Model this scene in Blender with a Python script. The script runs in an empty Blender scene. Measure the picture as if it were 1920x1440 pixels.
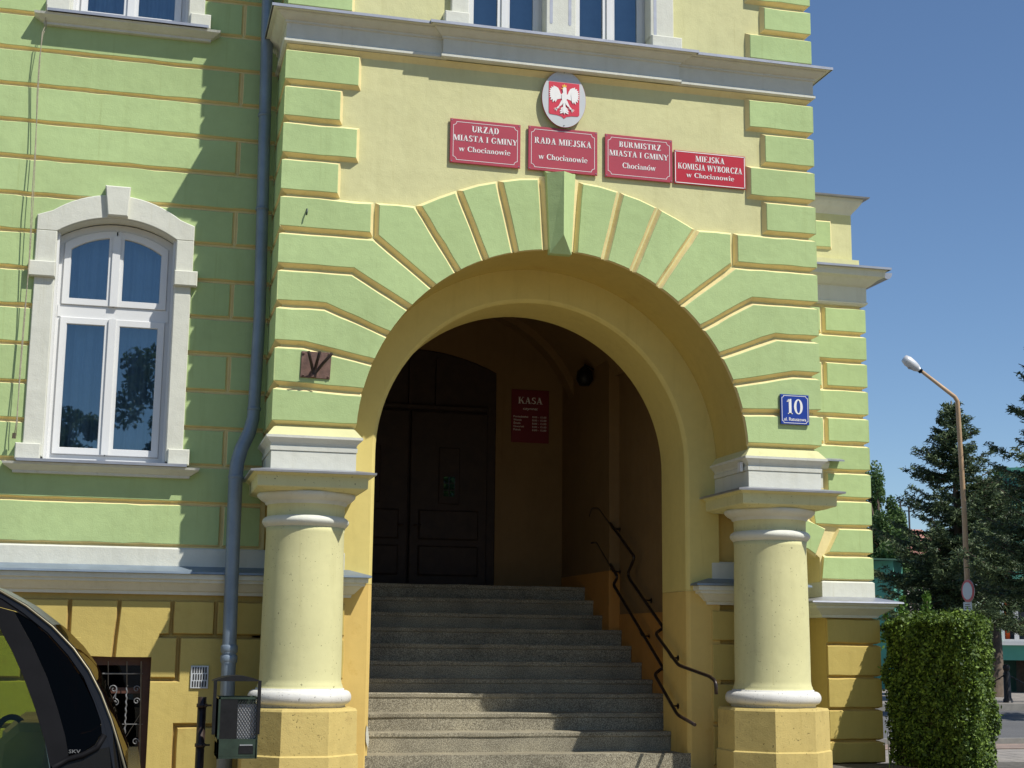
import bpy, math, random
import numpy as np
from mathutils import Vector, Matrix
random.seed(7)
rng = np.random.default_rng(11)
S = bpy.context.scene
R = math.radians

# ------------------------------------------------------------------ camera
F_PX, YAW, PITCH, ROLL = 2750.70, 0.250753, 0.176900, 0.010587
CAM = np.array([-0.89452, -10.26947, 1.30])
_f = np.array([math.sin(YAW)*math.cos(PITCH), math.cos(YAW)*math.cos(PITCH), math.sin(PITCH)])
_r0 = np.array([math.cos(YAW), -math.sin(YAW), 0.0])
_u0 = np.cross(_r0, _f)
_r = math.cos(ROLL)*_r0 + math.sin(ROLL)*_u0
_u = -math.sin(ROLL)*_r0 + math.cos(ROLL)*_u0
cam = bpy.data.cameras.new('camera'); cam_o = bpy.data.objects.new('camera', cam)
S.collection.objects.link(cam_o); S.camera = cam_o
cam.sensor_width = 36; cam.lens = 36*F_PX/1920; cam.clip_start = .05; cam.clip_end = 2000
M4 = Matrix(((_r[0], _u[0], -_f[0], CAM[0]), (_r[1], _u[1], -_f[1], CAM[1]), (_r[2], _u[2], -_f[2], CAM[2]), (0, 0, 0, 1)))
cam_o.matrix_world = M4

def at(px, py, y):
    """survey of the photograph: the point of the vertical plane y=const seen at a pixel of the 1920x1440 photo"""
    d = _f + _r*(px-960)/F_PX + _u*(720-py)/F_PX
    return CAM + d*((y-CAM[1])/d[1])
def atd(px, py, dist):
    return CAM + dist*(_f + _r*(px-960)/F_PX + _u*(720-py)/F_PX)
def xz(px, py, y):
    p = at(px, py, y); return (p[0], p[2])

# ------------------------------------------------------------------ light
SUN = Vector((0.848, -1.0, 1.787)).normalized()       # towards the sun
elev = math.asin(SUN.z); rot = math.atan2(SUN.x, SUN.y)
W = bpy.data.worlds.new('World'); S.world = W; W.use_nodes = True
nt = W.node_tree; bg = nt.nodes['Background']
sky = nt.nodes.new('ShaderNodeTexSky'); sky.sky_type = 'NISHITA'; sky.sun_disc = False
sky.sun_elevation = elev; sky.sun_rotation = rot
sky.air_density = 1.0; sky.dust_density = .1; sky.ozone_density = 6.0; sky.altitude = 120
nt.links.new(sky.outputs[0], bg.inputs[0]); bg.inputs[1].default_value = 0.108
sl = bpy.data.lights.new('sun', 'SUN'); sl.energy = 5.0; sl.angle = R(.53); sl.color = (1, .965, .90)
so = bpy.data.objects.new('sun', sl); S.collection.objects.link(so)
so.rotation_euler = SUN.to_track_quat('Z', 'Y').to_euler(); so.location = (20, -20, 30)
S.view_settings.view_transform = 'Standard'; S.view_settings.look = 'None'
S.view_settings.exposure = 0.06; S.view_settings.gamma = 1; S.view_settings.use_curve_mapping = False
S.render.engine = 'CYCLES'
S.cycles.max_bounces = 10; S.cycles.transparent_max_bounces = 16

# ------------------------------------------------------------------ materials
MATS = {}
def _nodes(name):
    m = bpy.data.materials.new(name); m.use_nodes = True
    n = m.node_tree; b = n.nodes['Principled BSDF']; return m, n, b
def _coord(n): return n.nodes.new('ShaderNodeTexCoord').outputs['Object']
def _noise(n, co, scale, detail=4, rough=.55, stretch=None):
    t = n.nodes.new('ShaderNodeTexNoise'); t.inputs['Scale'].default_value = scale
    t.inputs['Detail'].default_value = detail; t.inputs['Roughness'].default_value = rough
    if stretch:
        mp = n.nodes.new('ShaderNodeMapping'); mp.inputs['Scale'].default_value = stretch
        n.links.new(co, mp.inputs[0]); co = mp.outputs[0]
    n.links.new(co, t.inputs['Vector']); return t.outputs['Fac']
def _ramp(n, fac, stops):
    r = n.nodes.new('ShaderNodeValToRGB'); e = r.color_ramp.elements
    e[0].position, e[0].color = stops[0][0], (*stops[0][1], 1)
    e[1].position, e[1].color = stops[-1][0], (*stops[-1][1], 1)
    for p, c in stops[1:-1]:
        k = e.new(p); k.color = (*c, 1)
    n.links.new(fac, r.inputs[0]); return r.outputs[0]
def _mul(n, a, b, fac=1.0):
    x = n.nodes.new('ShaderNodeMix'); x.data_type = 'RGBA'; x.blend_type = 'MULTIPLY'; x.inputs[0].default_value = fac
    n.links.new(a, x.inputs[6]); n.links.new(b, x.inputs[7]); return x.outputs[2]
def _mix(n, f, a, b):
    x = n.nodes.new('ShaderNodeMix'); x.data_type = 'RGBA'
    n.links.new(f, x.inputs[0]); n.links.new(a, x.inputs[6]) if not isinstance(a, tuple) else setattr(x.inputs[6], 'default_value', (*a, 1))
    n.links.new(b, x.inputs[7]) if not isinstance(b, tuple) else setattr(x.inputs[7], 'default_value', (*b, 1))
    return x.outputs[2]
def _bump(n, b, h, strength, dist):
    k = n.nodes.new('ShaderNodeBump'); k.inputs['Strength'].default_value = strength; k.inputs['Distance'].default_value = dist
    n.links.new(h, k.inputs['Height']); n.links.new(k.outputs[0], b.inputs['Normal'])
def plaster(name, c, var=.10, rough=.9, bump=.35, stain=.0, stain_c=(.25, .2, .1), speck=0.0, blotch=.5, per=0.0):
    m, n, b = _nodes(name); co = _coord(n)
    big = _noise(n, co, 1.3, 5, .6)
    dk = tuple(max(0, v*(1-var*1.3)) for v in c); lt = tuple(min(1, v*(1+var*.6)) for v in c)
    col = _ramp(n, big, [(.3, dk), (.52, c), (.75, lt)])
    mid = _noise(n, co, 14, 4, .6)
    col = _mul(n, col, _ramp(n, mid, [(.3, (.93,)*3), (.7, (1.03, 1.03, 1.03))]), blotch)
    streak = _noise(n, co, 5, 4, .6, (2.2, 2.2, .25))
    col = _mul(n, col, _ramp(n, streak, [(.28, (.84, .83, .78)), (.48, (1, 1, 1))]), .35)
    run = _noise(n, co, 6, 5, .7, (3.5, 3.5, .12))
    col = _mul(n, col, _ramp(n, run, [(.60, (1, 1, 1)), (.70, (.90, .885, .84))]), .8)
    if per:
        oi = n.nodes.new('ShaderNodeObjectInfo'); col = _mul(n, col, _ramp(n, oi.outputs['Random'], [(0, (1-per, 1-per, 1-per*1.4)), (1, (1+per*.5, 1+per*.5, 1+per*.3))]))
    if stain > 0:
        st = _noise(n, co, 3.1, 8, .72)
        f = _ramp(n, st, [(.60-.15*stain, (0, 0, 0)), (.72, (1, 1, 1))])
        col = _mix(n, f, col, stain_c)
    if speck > 0:
        sp = _noise(n, co, 60, 2, .5)
        f = _ramp(n, sp, [(.70-.1*speck, (0, 0, 0)), (.74, (1, 1, 1))])
        col = _mix(n, f, col, tuple(v*.35 for v in c))
    n.links.new(col, b.inputs['Base Color']); b.inputs['Roughness'].default_value = rough
    b.inputs['Specular IOR Level'].default_value = .25
    fine = _noise(n, co, 110, 3, .6); w = _noise(n, co, 9, 3, .5)
    a = n.nodes.new('ShaderNodeMath'); a.operation = 'MULTIPLY_ADD'; a.inputs[1].default_value = 3.0
    n.links.new(w, a.inputs[0]); n.links.new(fine, a.inputs[2])
    _bump(n, b, a.outputs[0], bump*.8, .006)
    MATS[name] = m; return m
def plain(name, c, rough=.5, metal=0, var=.15, scale=12, spec=.5, bump=0, bscale=80):
    m, n, b = _nodes(name); co = _coord(n)
    col = _ramp(n, _noise(n, co, scale, 5, .6), [(.3, tuple(v*(1-var) for v in c)), (.7, tuple(min(1, v*(1+var)) for v in c))])
    n.links.new(col, b.inputs['Base Color']); b.inputs['Roughness'].default_value = rough
    b.inputs['Metallic'].default_value = metal; b.inputs['Specular IOR Level'].default_value = spec
    if bump: _bump(n, b, _noise(n, co, bscale, 3, .6), bump, .004)
    MATS[name] = m; return m
def leafmat(name, dark, lite, rough=.55, trans=.25):
    m, n, b = _nodes(name)
    g = n.nodes.new('ShaderNodeNewGeometry')
    col = _ramp(n, g.outputs['Random Per Island'], [(0, dark), (.6, tuple(a*.65+c*.35 for a, c in zip(dark, lite))), (1, lite)])
    n.links.new(col, b.inputs['Base Color']); b.inputs['Roughness'].default_value = rough
    b.inputs['Specular IOR Level'].default_value = .3
    t = n.nodes.new('ShaderNodeBsdfTranslucent'); n.links.new(col, t.inputs[0])
    mx = n.nodes.new('ShaderNodeMixShader'); mx.inputs[0].default_value = trans
    n.links.new(b.outputs[0], mx.inputs[1]); n.links.new(t.outputs[0], mx.inputs[2])
    n.links.new(mx.outputs[0], n.nodes['Material Output'].inputs[0])
    MATS[name] = m; return m
def glassmat(name, refl, tint, gcol=(.95, .97, 1)):
    m, n, b = _nodes(name); n.nodes.remove(b)
    gl = n.nodes.new('ShaderNodeBsdfGlossy'); gl.inputs['Roughness'].default_value = .01; gl.inputs[0].default_value = (*gcol, 1)
    co = _coord(n); k = n.nodes.new('ShaderNodeBump'); k.inputs['Strength'].default_value = .04; k.inputs['Distance'].default_value = .01
    n.links.new(_noise(n, co, 3, 2, .5), k.inputs['Height']); n.links.new(k.outputs[0], gl.inputs['Normal'])
    tr = n.nodes.new('ShaderNodeBsdfTransparent'); tr.inputs[0].default_value = (*tint, 1)
    fr = n.nodes.new('ShaderNodeFresnel'); fr.inputs[0].default_value = 1.5
    ad = n.nodes.new('ShaderNodeMath'); ad.operation = 'ADD'; ad.use_clamp = True; ad.inputs[1].default_value = refl
    n.links.new(fr.outputs[0], ad.inputs[0])
    mx = n.nodes.new('ShaderNodeMixShader'); n.links.new(ad.outputs[0], mx.inputs[0])
    n.links.new(tr.outputs[0], mx.inputs[1]); n.links.new(gl.outputs[0], mx.inputs[2])
    n.links.new(mx.outputs[0], n.nodes['Material Output'].inputs[0])
    MATS[name] = m; return m

plaster('green', (.43, .55, .255), .08, per=.07)
plaster('joint', (.77, .655, .33), .08)
plaster('cream', (.62, .60, .315), .05)
plaster('ochre', (.54, .42, .13), .06, per=.05, stain=.08, stain_c=(.48, .34, .10))
plaster('ochre_joint', (.54, .39, .13), .08)
plaster('ochre_smooth', (.66, .47, .15), .07, bump=.15, stain=.12, stain_c=(.55, .36, .09))
plaster('shaft_paint', (.63, .60, .315), .06, bump=.15, stain=.06, stain_c=(.52, .48, .26), speck=.1)
plaster('plinth_paint', (.58, .45, .16), .13, stain=.22, stain_c=(.42, .30, .11), speck=.5, bump=.4)
plaster('white', (.64, .64, .55), .06)
plaster('torus_white', (.67, .655, .60), .07, speck=.5, stain=.05, stain_c=(.45, .42, .34))
plaster('pale_strip', (.67, .555, .195), .05, bump=.15)
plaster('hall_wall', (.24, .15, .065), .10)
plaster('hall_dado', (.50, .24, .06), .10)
plain('zinc', (.36, .37, .40), .42, .55, .12, 7, bump=.1)
plain('zinc_dark', (.21, .26, .31), .5, .35, .12, 7, bump=.1)
plain('pvc', (.70, .70, .68), .3, 0, .02, 3)
plain('gap', (.03, .03, .03), .8)
plain('rust', (.135, .075, .055), .75, 0, .35, 26, bump=.5)
plain('iron_black', (.012, .012, .013), .45, .1, .3, 20, spec=.3)
plain('iron_brown', (.035, .022, .017), .35, .3, .3, 20)
plain('bin_green', (.03, .05, .035), .4, .2, .3, 14)
plain('wrought', (.20, .20, .20), .5, .4, .25, 20)
plain('mesh_grey', (.42, .43, .44), .5, .5, .1)
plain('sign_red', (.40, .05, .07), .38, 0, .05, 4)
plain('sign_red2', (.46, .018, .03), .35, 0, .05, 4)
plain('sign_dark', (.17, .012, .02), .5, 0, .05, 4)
plain('sign_white', (.80, .78, .74), .45, 0, .03, 8)
plain('emblem_grey', (.52, .54, .54), .45, 0, .04, 5)
plain('emblem_red', (.60, .035, .06), .4, 0, .05, 6)
plain('gold', (.75, .52, .06), .4, 0, .08)
plain('plate_blue', (.014, .045, .28), .3, 0, .05)
plain('door_wood', (.032, .018, .012), .7, 0, .3, 9, bump=.3)
plain('frame_brown', (.085, .035, .022), .45, 0, .2, 12)
plain('curtain', (.50, .60, .68), .9, 0, .1, 6)
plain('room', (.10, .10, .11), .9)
plain('cable', (.34, .30, .22), .8, 0, .3, 60)
plain('trunk', (.09, .065, .045), .9, 0, .3, 10, bump=.8, bscale=20)
plain('lamp_pole', (.50, .33, .19), .6, 0, .12, 5)
plain('lamp_metal', (.62, .62, .62), .4, .2, .06)
plain('car_paint', (.016, .015, .013), .16, .3, .1, 3, spec=.5)
plain('car_trim', (.006, .006, .007), .6, 0, .2, 10, spec=.08)
plain('car_chrome', (.16, .14, .09), .40, .6, .05)
plain('car_seat', (.62, .50, .32), .85, 0, .1, 10)
plain('rubber', (.015, .015, .015), .8, 0, .2, 20)
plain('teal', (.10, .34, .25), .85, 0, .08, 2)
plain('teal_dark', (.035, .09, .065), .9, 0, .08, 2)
plain('far_roof', (.42, .20, .15), .85, 0, .15, 3)
plain('far_wall', (.50, .42, .40), .9, 0, .1, 2)
plain('orange_curtain', (.70, .10, .01), .8, 0, .1)
plain('kerbstone', (.20, .19, .17), .9, 0, .15, 8, bump=.4)
plain('soil', (.10, .09, .075), .95, 0, .35, 14, bump=.8, bscale=30)
plain('petal', (.75, .72, .75), .8)
glassmat('glass', .14, (.46, .54, .60), (.72, .90, 1))
glassmat('car_glass', .0, (.70, .78, .54), (.5, .5, .45))
glassmat('basement_glass', .0, (.25, .25, .25), (.5, .55, .6))
glassmat('car_glass_dark', .0, (.16, .12, .08), (.30, .26, .20))
leafmat('hedge_leaf', (.022, .05, .008), (.21, .31, .045), trans=.16)
leafmat('shoot_leaf', (.06, .14, .02), (.16, .28, .05))
leafmat('spruce_leaf', (.025, .05, .024), (.16, .21, .085), trans=.15)
leafmat('tree_leaf', (.05, .10, .03), (.18, .27, .08))
# terrazzo steps
m, n, b = _nodes('terrazzo'); co = _coord(n)
c1 = _ramp(n, _noise(n, co, 170, 2, .5), [(.35, (.12, .105, .075)), (.5, (.26, .235, .165)), (.66, (.48, .45, .34))])
c2 = _ramp(n, _noise(n, co, 2.2, 6, .65), [(.3, (.58, .56, .53)), (.5, (.9, .88, .85)), (.7, (1.15, 1.12, 1.06))])
n.links.new(_mul(n, c1, c2), b.inputs['Base Color']); b.inputs['Roughness'].default_value = .8
_bump(n, b, _noise(n, co, 120, 3, .6), .5, .004); MATS['terrazzo'] = m
# asphalt, paving
m, n, b = _nodes('asphalt'); co = _coord(n)
c1 = _ramp(n, _noise(n, co, 70, 3, .6), [(.3, (.075, .075, .078)), (.7, (.15, .148, .145))])
c2 = _ramp(n, _noise(n, co, .35, 5, .6), [(.3, (.8, .8, .8)), (.7, (1.15, 1.13, 1.1))])
n.links.new(_mul(n, c1, c2), b.inputs['Base Color']); b.inputs['Roughness'].default_value = .9
_bump(n, b, _noise(n, co, 90, 3, .6), .5, .01); MATS['asphalt'] = m
def paving(name, ca, cb, cm, sx):
    m, n, b = _nodes(name); co = _coord(n)
    br = n.nodes.new('ShaderNodeTexBrick'); br.inputs['Scale'].default_value = sx
    br.inputs['Color1'].default_value = (*ca, 1); br.inputs['Color2'].default_value = (*cb, 1); br.inputs['Mortar'].default_value = (*cm, 1)
    br.inputs['Mortar Size'].default_value = .015; br.offset = .5; br.inputs['Brick Width'].default_value = .5; br.inputs['Row Height'].default_value = .5
    n.links.new(co, br.inputs['Vector'])
    c2 = _ramp(n, _noise(n, co, 3, 6, .65), [(.3, (.75, .75, .75)), (.7, (1.1, 1.08, 1.05))])
    n.links.new(_mul(n, br.outputs[0], c2), b.inputs['Base Color']); b.inputs['Roughness'].default_value = .9
    _bump(n, b, _noise(n, co, 40, 3, .6), .4, .01); MATS[name] = m
paving('slabs', (.30, .27, .24), (.24, .22, .20), (.12, .11, .10), 1.0)
paving('warm_slabs', (.29, .23, .145), (.25, .20, .13), (.12, .10, .07), 1.6)  # tan tone chosen so the unseen paving throws warm light upwards
paving('red_pavers', (.30, .22, .18), (.26, .20, .17), (.14, .11, .09), 2.5)

# ------------------------------------------------------------------ mesh helpers
def link(name, me, parent=None):
    o = bpy.data.objects.new(name, me); S.collection.objects.link(o)
    if parent is not None:
        o.parent = parent; o.matrix_parent_inverse = parent_world_inv[parent.name]
    parent_world_inv[o.name] = Matrix.Identity(4)
    return o
parent_world_inv = {}
class MB:
    """collects geometry for ONE mesh object"""
    def __init__(s): s.v = []; s.f = []; s.m = []; s.mats = []; s.sm = []
    def mi(s, m):
        if m not in s.mats: s.mats.append(m)
        return s.mats.index(m)
    def add(s, vs, fs, m, smooth=False):
        k = len(s.v); s.v += [tuple(map(float, v)) for v in vs]
        ms = m if isinstance(m, list) else [m]*len(fs)
        for f, mm in zip(fs, ms):
            s.f.append([i+k for i in f]); s.m.append(s.mi(mm)); s.sm.append(smooth)
        return s
    def box(s, x0, x1, y0, y1, z0, z1, m):
        return s.add([(x, y, z) for z in (z0, z1) for y in (y0, y1) for x in (x0, x1)],
                     [(0, 2, 3, 1), (4, 5, 7, 6), (0, 1, 5, 4), (2, 6, 7, 3), (0, 4, 6, 2), (1, 3, 7, 5)], m)
    def prism(s, poly, a0, a1, m, axis='y', mside=None, bevel=0):
        """extrude a 2D polygon: axis y -> poly is (x,z); axis x -> (y,z); axis z -> (x,y)"""
        mp = {'y': lambda p, a: (p[0], a, p[1]), 'x': lambda p, a: (a, p[0], p[1]), 'z': lambda p, a: (p[0], p[1], a)}[axis]
        n = len(poly)
        if bevel:
            ins = offset(poly, [bevel]*n)
            vs = [mp(p, a0) for p in ins]+[mp(p, a0+bevel*(1 if a1 > a0 else -1)) for p in poly]+[mp(p, a1) for p in poly]
            fs = [list(range(n)), list(range(2*n, 3*n))[::-1]]+[(L*n+i, L*n+(i+1) % n, (L+1)*n+(i+1) % n, (L+1)*n+i) for L in (0, 1) for i in range(n)]
            return s.add(vs, fs, [m, m]+[mside or m]*(2*n))
        vs = [mp(p, a0) for p in poly]+[mp(p, a1) for p in poly]
        fs = [list(range(n)), list(range(n, 2*n))[::-1]]+[(i, (i+1) % n, n+(i+1) % n, n+i) for i in range(n)]
        return s.add(vs, fs, [m, m]+[mside or m]*n)
    def loft(s, rings, m, cap=(True, True), smooth=False):
        """rings: list of equal-length vertex loops; m: one material or one per band"""
        n = len(rings[0]); vs = [p for r in rings for p in r]; fs = []; ms = []
        for L in range(len(rings)-1):
            for i in range(n):
                fs.append((L*n+i, L*n+(i+1) % n, (L+1)*n+(i+1) % n, (L+1)*n+i)); ms.append(m[L] if isinstance(m, list) else m)
        s.add(vs, fs, ms, smooth)
        k = len(s.v)-len(vs)
        for c, base, mm in ((cap[0], 0, m[0] if isinstance(m, list) else m), (cap[1], (len(rings)-1)*n, m[-1] if isinstance(m, list) else m)):
            if c: s.f.append([k+base+i for i in range(n)]); s.m.append(s.mi(mm)); s.sm.append(False)
        return s
    def lathe(s, cx, cy, prof, m, n=40, axis='z', smooth=True, cap=(True, True)):
        rings = []
        for r, z in prof:
            rg = []
            for i in range(n):
                a = 2*math.pi*i/n; c, d = r*math.cos(a), r*math.sin(a)
                rg.append((cx+c, cy+d, z) if axis == 'z' else (cx+c, z, cy+d) if axis == 'y' else (z, cx+c, cy+d))
            rings.append(rg)
        return s.loft(rings, m, cap, smooth)
    def tube(s, pts, r, m, n=8, smooth=True):
        P = [Vector(p) for p in pts]; rings = []; prev = None
        rr = r if isinstance(r, (list, tuple)) else [r]*len(P)
        for i, p in enumerate(P):
            t = ((P[i+1]-p) if i < len(P)-1 else (p-P[i-1])).normalized()
            if 0 < i < len(P)-1: t = ((P[i+1]-p).normalized()+(p-P[i-1]).normalized()).normalized()
            if prev is None:
                a = Vector((0, 0, 1)) if abs(t.z) < .9 else Vector((1, 0, 0))
                prev = t.cross(a).normalized()
            prev = (prev-t*prev.dot(t)).normalized(); q = t.cross(prev)
            rings.append([tuple(p+(prev*math.cos(2*math.pi*k/n)+q*math.sin(2*math.pi*k/n))*rr[i]) for k in range(n)])
        return s.loft(rings, m, (True, True), smooth)
    def molding(s, path, prof, m, closed=False):
        """sweep a profile [(out, z)] along a plan path [(x,y)] with mitred corners; outward is to the right of travel"""
        n = len(path); k = len(prof); rows = []
        for i, p in enumerate(path):
            p = np.array(p, float)
            d1 = p-np.array(path[i-1], float) if (i > 0 or closed) else None
            d2 = np.array(path[(i+1) % n], float)-p if (i < n-1 or closed) else None
            nn = [np.array([d[1], -d[0]])/np.hypot(*d) for d in (d1, d2) if d is not None]
            v = nn[0] if len(nn) == 1 else (nn[0]+nn[1])/(1+nn[0]@nn[1])
            rows.append([(p[0]+v[0]*o, p[1]+v[1]*o, z) for o, z in prof])
        vs = [q for r in rows for q in r]; fs = []; ms = []
        for i in range(n if closed else n-1):
            for j in range(k-1):
                a = i*k+j; b = ((i+1) % n)*k+j
                fs.append((a, b, b+1, a+1)); ms.append(m[j] if isinstance(m, list) else m)
        if not closed:
            fs += [list(range(k)), list(range((n-1)*k, n*k))[::-1]]; ms += [(m[0] if isinstance(m, list) else m)]*2
        return s.add(vs, fs, ms)
    def build(s, name, parent=None, kind=None, label=None):
        me = bpy.data.meshes.new(name); me.from_pydata(s.v, [], s.f)
        for k in s.mats: me.materials.append(MATS[k])
        me.polygons.foreach_set('material_index', s.m); me.polygons.foreach_set('use_smooth', s.sm)
        me.update(); o = link(name, me, parent)
        if kind: o['kind'] = kind
        if label: o['label'] = label
        return o
def thing(name, label, cat, loc=(0, 0, 0), group=None):
    o = bpy.data.objects.new(name, None); S.collection.objects.link(o); o.location = loc
    parent_world_inv[o.name] = Matrix.Translation(-Vector(loc))
    o['label'] = label; o['category'] = cat
    if group: o['group'] = group
    o.empty_display_size = .2
    return o
def copy_tree(o, delta, parent=None):
    c = o.copy(); S.collection.objects.link(c)
    if parent is None: c.location = Vector(o.location)+Vector(delta)
    else:
        c.parent = parent; c.matrix_parent_inverse = o.matrix_parent_inverse.copy()
    for ch in list(o.children): copy_tree(ch, delta, c)
    return c
def tag(o, label, cat, group=None):
    o['label'] = label; o['category'] = cat
    if group: o['group'] = group
    return o
def struct(o): o['kind'] = 'structure'; return o
def numpy_mesh(name, V, nper, mat, parent=None, kind=None):
    """V: (N*nper,3) vertices, every nper a face"""
    me = bpy.data.meshes.new(name); N = len(V)//nper
    me.vertices.add(len(V)); me.vertices.foreach_set('co', V.astype(np.float32).ravel())
    me.loops.add(len(V)); me.loops.foreach_set('vertex_index', np.arange(len(V), dtype=np.int32))
    me.polygons.add(N); me.polygons.foreach_set('loop_start', np.arange(0, len(V), nper, dtype=np.int32))
    me.polygons.foreach_set('loop_total', np.full(N, nper, dtype=np.int32))
    me.materials.append(MATS[mat]); me.update(calc_edges=True); me.validate()
    o = link(name, me, parent)
    if kind: o['kind'] = kind
    return o

def area2(p): return sum(p[i][0]*p[(i+1) % len(p)][1]-p[(i+1) % len(p)][0]*p[i][1] for i in range(len(p)))
def offset(poly, offs):
    """move every edge inwards by its own amount"""
    n = len(poly); sgn = 1 if area2(poly) > 0 else -1; L = []
    for i in range(n):
        a = np.array(poly[i], float); b = np.array(poly[(i+1) % n], float); d = b-a; d /= np.hypot(*d)
        nn = np.array([-d[1], d[0]])*sgn; L.append((a+nn*offs[i], d, nn))
    out = []
    for i in range(n):
        (p, d, n1), (q, e, n2) = L[i-1], L[i]
        cr = d[0]*e[1]-d[1]*e[0]
        if abs(cr) < .05:
            out.append(tuple((p+d*((q-p)@d)+q)/2 if abs(offs[i-1]-offs[i]) > 1e-9 else q)); continue
        t = ((q-p)[0]*e[1]-(q-p)[1]*e[0])/cr; out.append(tuple(p+d*t))
    return out
def stone_into(mb, poly, y0, depth, g=.006, c=.024, et=None, face='green', side='joint', mapf=None, jit=.0022, step=.11, rnd=.004):
    """a rusticated stone: flat face, rounded arris, sloping margins down to the wall. et: edge index -> 'n' flush end, 'm' mitre"""
    et = et or {}; n = len(poly)
    inn = [0 if et.get(i) in ('n', 'm') else g+c for i in range(n)]
    out = [0 if et.get(i) == 'n' else depth if et.get(i) == 'm' else g for i in range(n)]
    rn = [0 if et.get(i) in ('n', 'm') else rnd for i in range(n)]
    A = offset(poly, [a+b for a, b in zip(inn, rn)]); B = offset(poly, inn); C = offset(poly, out)
    a2, b2, c2 = [], [], []
    for i in range(n):
        j = (i+1) % n; ln = math.hypot(B[j][0]-B[i][0], B[j][1]-B[i][1]); k = max(1, int(ln/step))
        for q in range(k):
            t = q/k; J = [random.gauss(0, jit), random.gauss(0, jit)] if q else [0, 0]
            if et.get(i) in ('n', 'm'): J = [0, 0]
            lerp = lambda P: (P[i][0]*(1-t)+P[j][0]*t, P[i][1]*(1-t)+P[j][1]*t)
            for L, P, w in ((a2, A, 1), (b2, B, 1), (c2, C, .4)):
                p = lerp(P); L.append((p[0]+J[0]*w, p[1]+J[1]*w))
    mf = mapf or (lambda u, v, w: (u, w, v))
    N = len(a2)
    dz = random.uniform(-.0015, .0015)
    vs = [mf(u, v, y0+dz) for u, v in a2]+[mf(u, v, y0+dz+rnd) for u, v in b2]+[mf(u, v, y0+depth) for u, v in c2]
    fs = [list(range(N))]+[(L*N+i, L*N+(i+1) % N, (L+1)*N+(i+1) % N, (L+1)*N+i) for L in (0, 1) for i in range(N)]
    mb.add(vs, fs, [face]+[face]*N+[side]*N)
    return mb
def stone(parent, poly, y0, depth, name='rusticated_block', **k):
    return stone_into(MB(), poly, y0, depth, **k).build(name, parent)
def rect(x0, x1, z0, z1): return [(x0, z0), (x1, z0), (x1, z1), (x0, z1)]   # edges: 0 bottom, 1 right, 2 top, 3 left

# ------------------------------------------------------------------ lettering
def _ring(cx, cy, rx, ry, a0, a1, tw, th, n=14):
    P = []
    for i in range(n):
        q = []
        for a in (a0+(a1-a0)*i/n, a0+(a1-a0)*(i+1)/n):
            c, s = math.cos(R(a)), math.sin(R(a)); q.append(((cx+rx*c, cy+ry*s), (cx+(rx-tw)*c, cy+(ry-th)*s)))
        P.append([q[0][0], q[1][0], q[1][1], q[0][1]])
    return P
def _rc(x0, y0, x1, y1): return [(x0, y0), (x1, y0), (x1, y1), (x0, y1)]
def _dg(x0, y0, x1, y1, w): return [(x0, y0), (x0+w, y0), (x1+w, y1), (x1, y1)]
def _st(x, w=.2, y0=0, y1=1, b=1, t=1):
    P = [_rc(x, y0, x+w, y1)]
    if b: P.append(_rc(x-.08, y0, x+w+.08, y0+.065))
    if t: P.append(_rc(x-.08, y1-.065, x+w+.08, y1))
    return P
XH = .68
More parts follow.
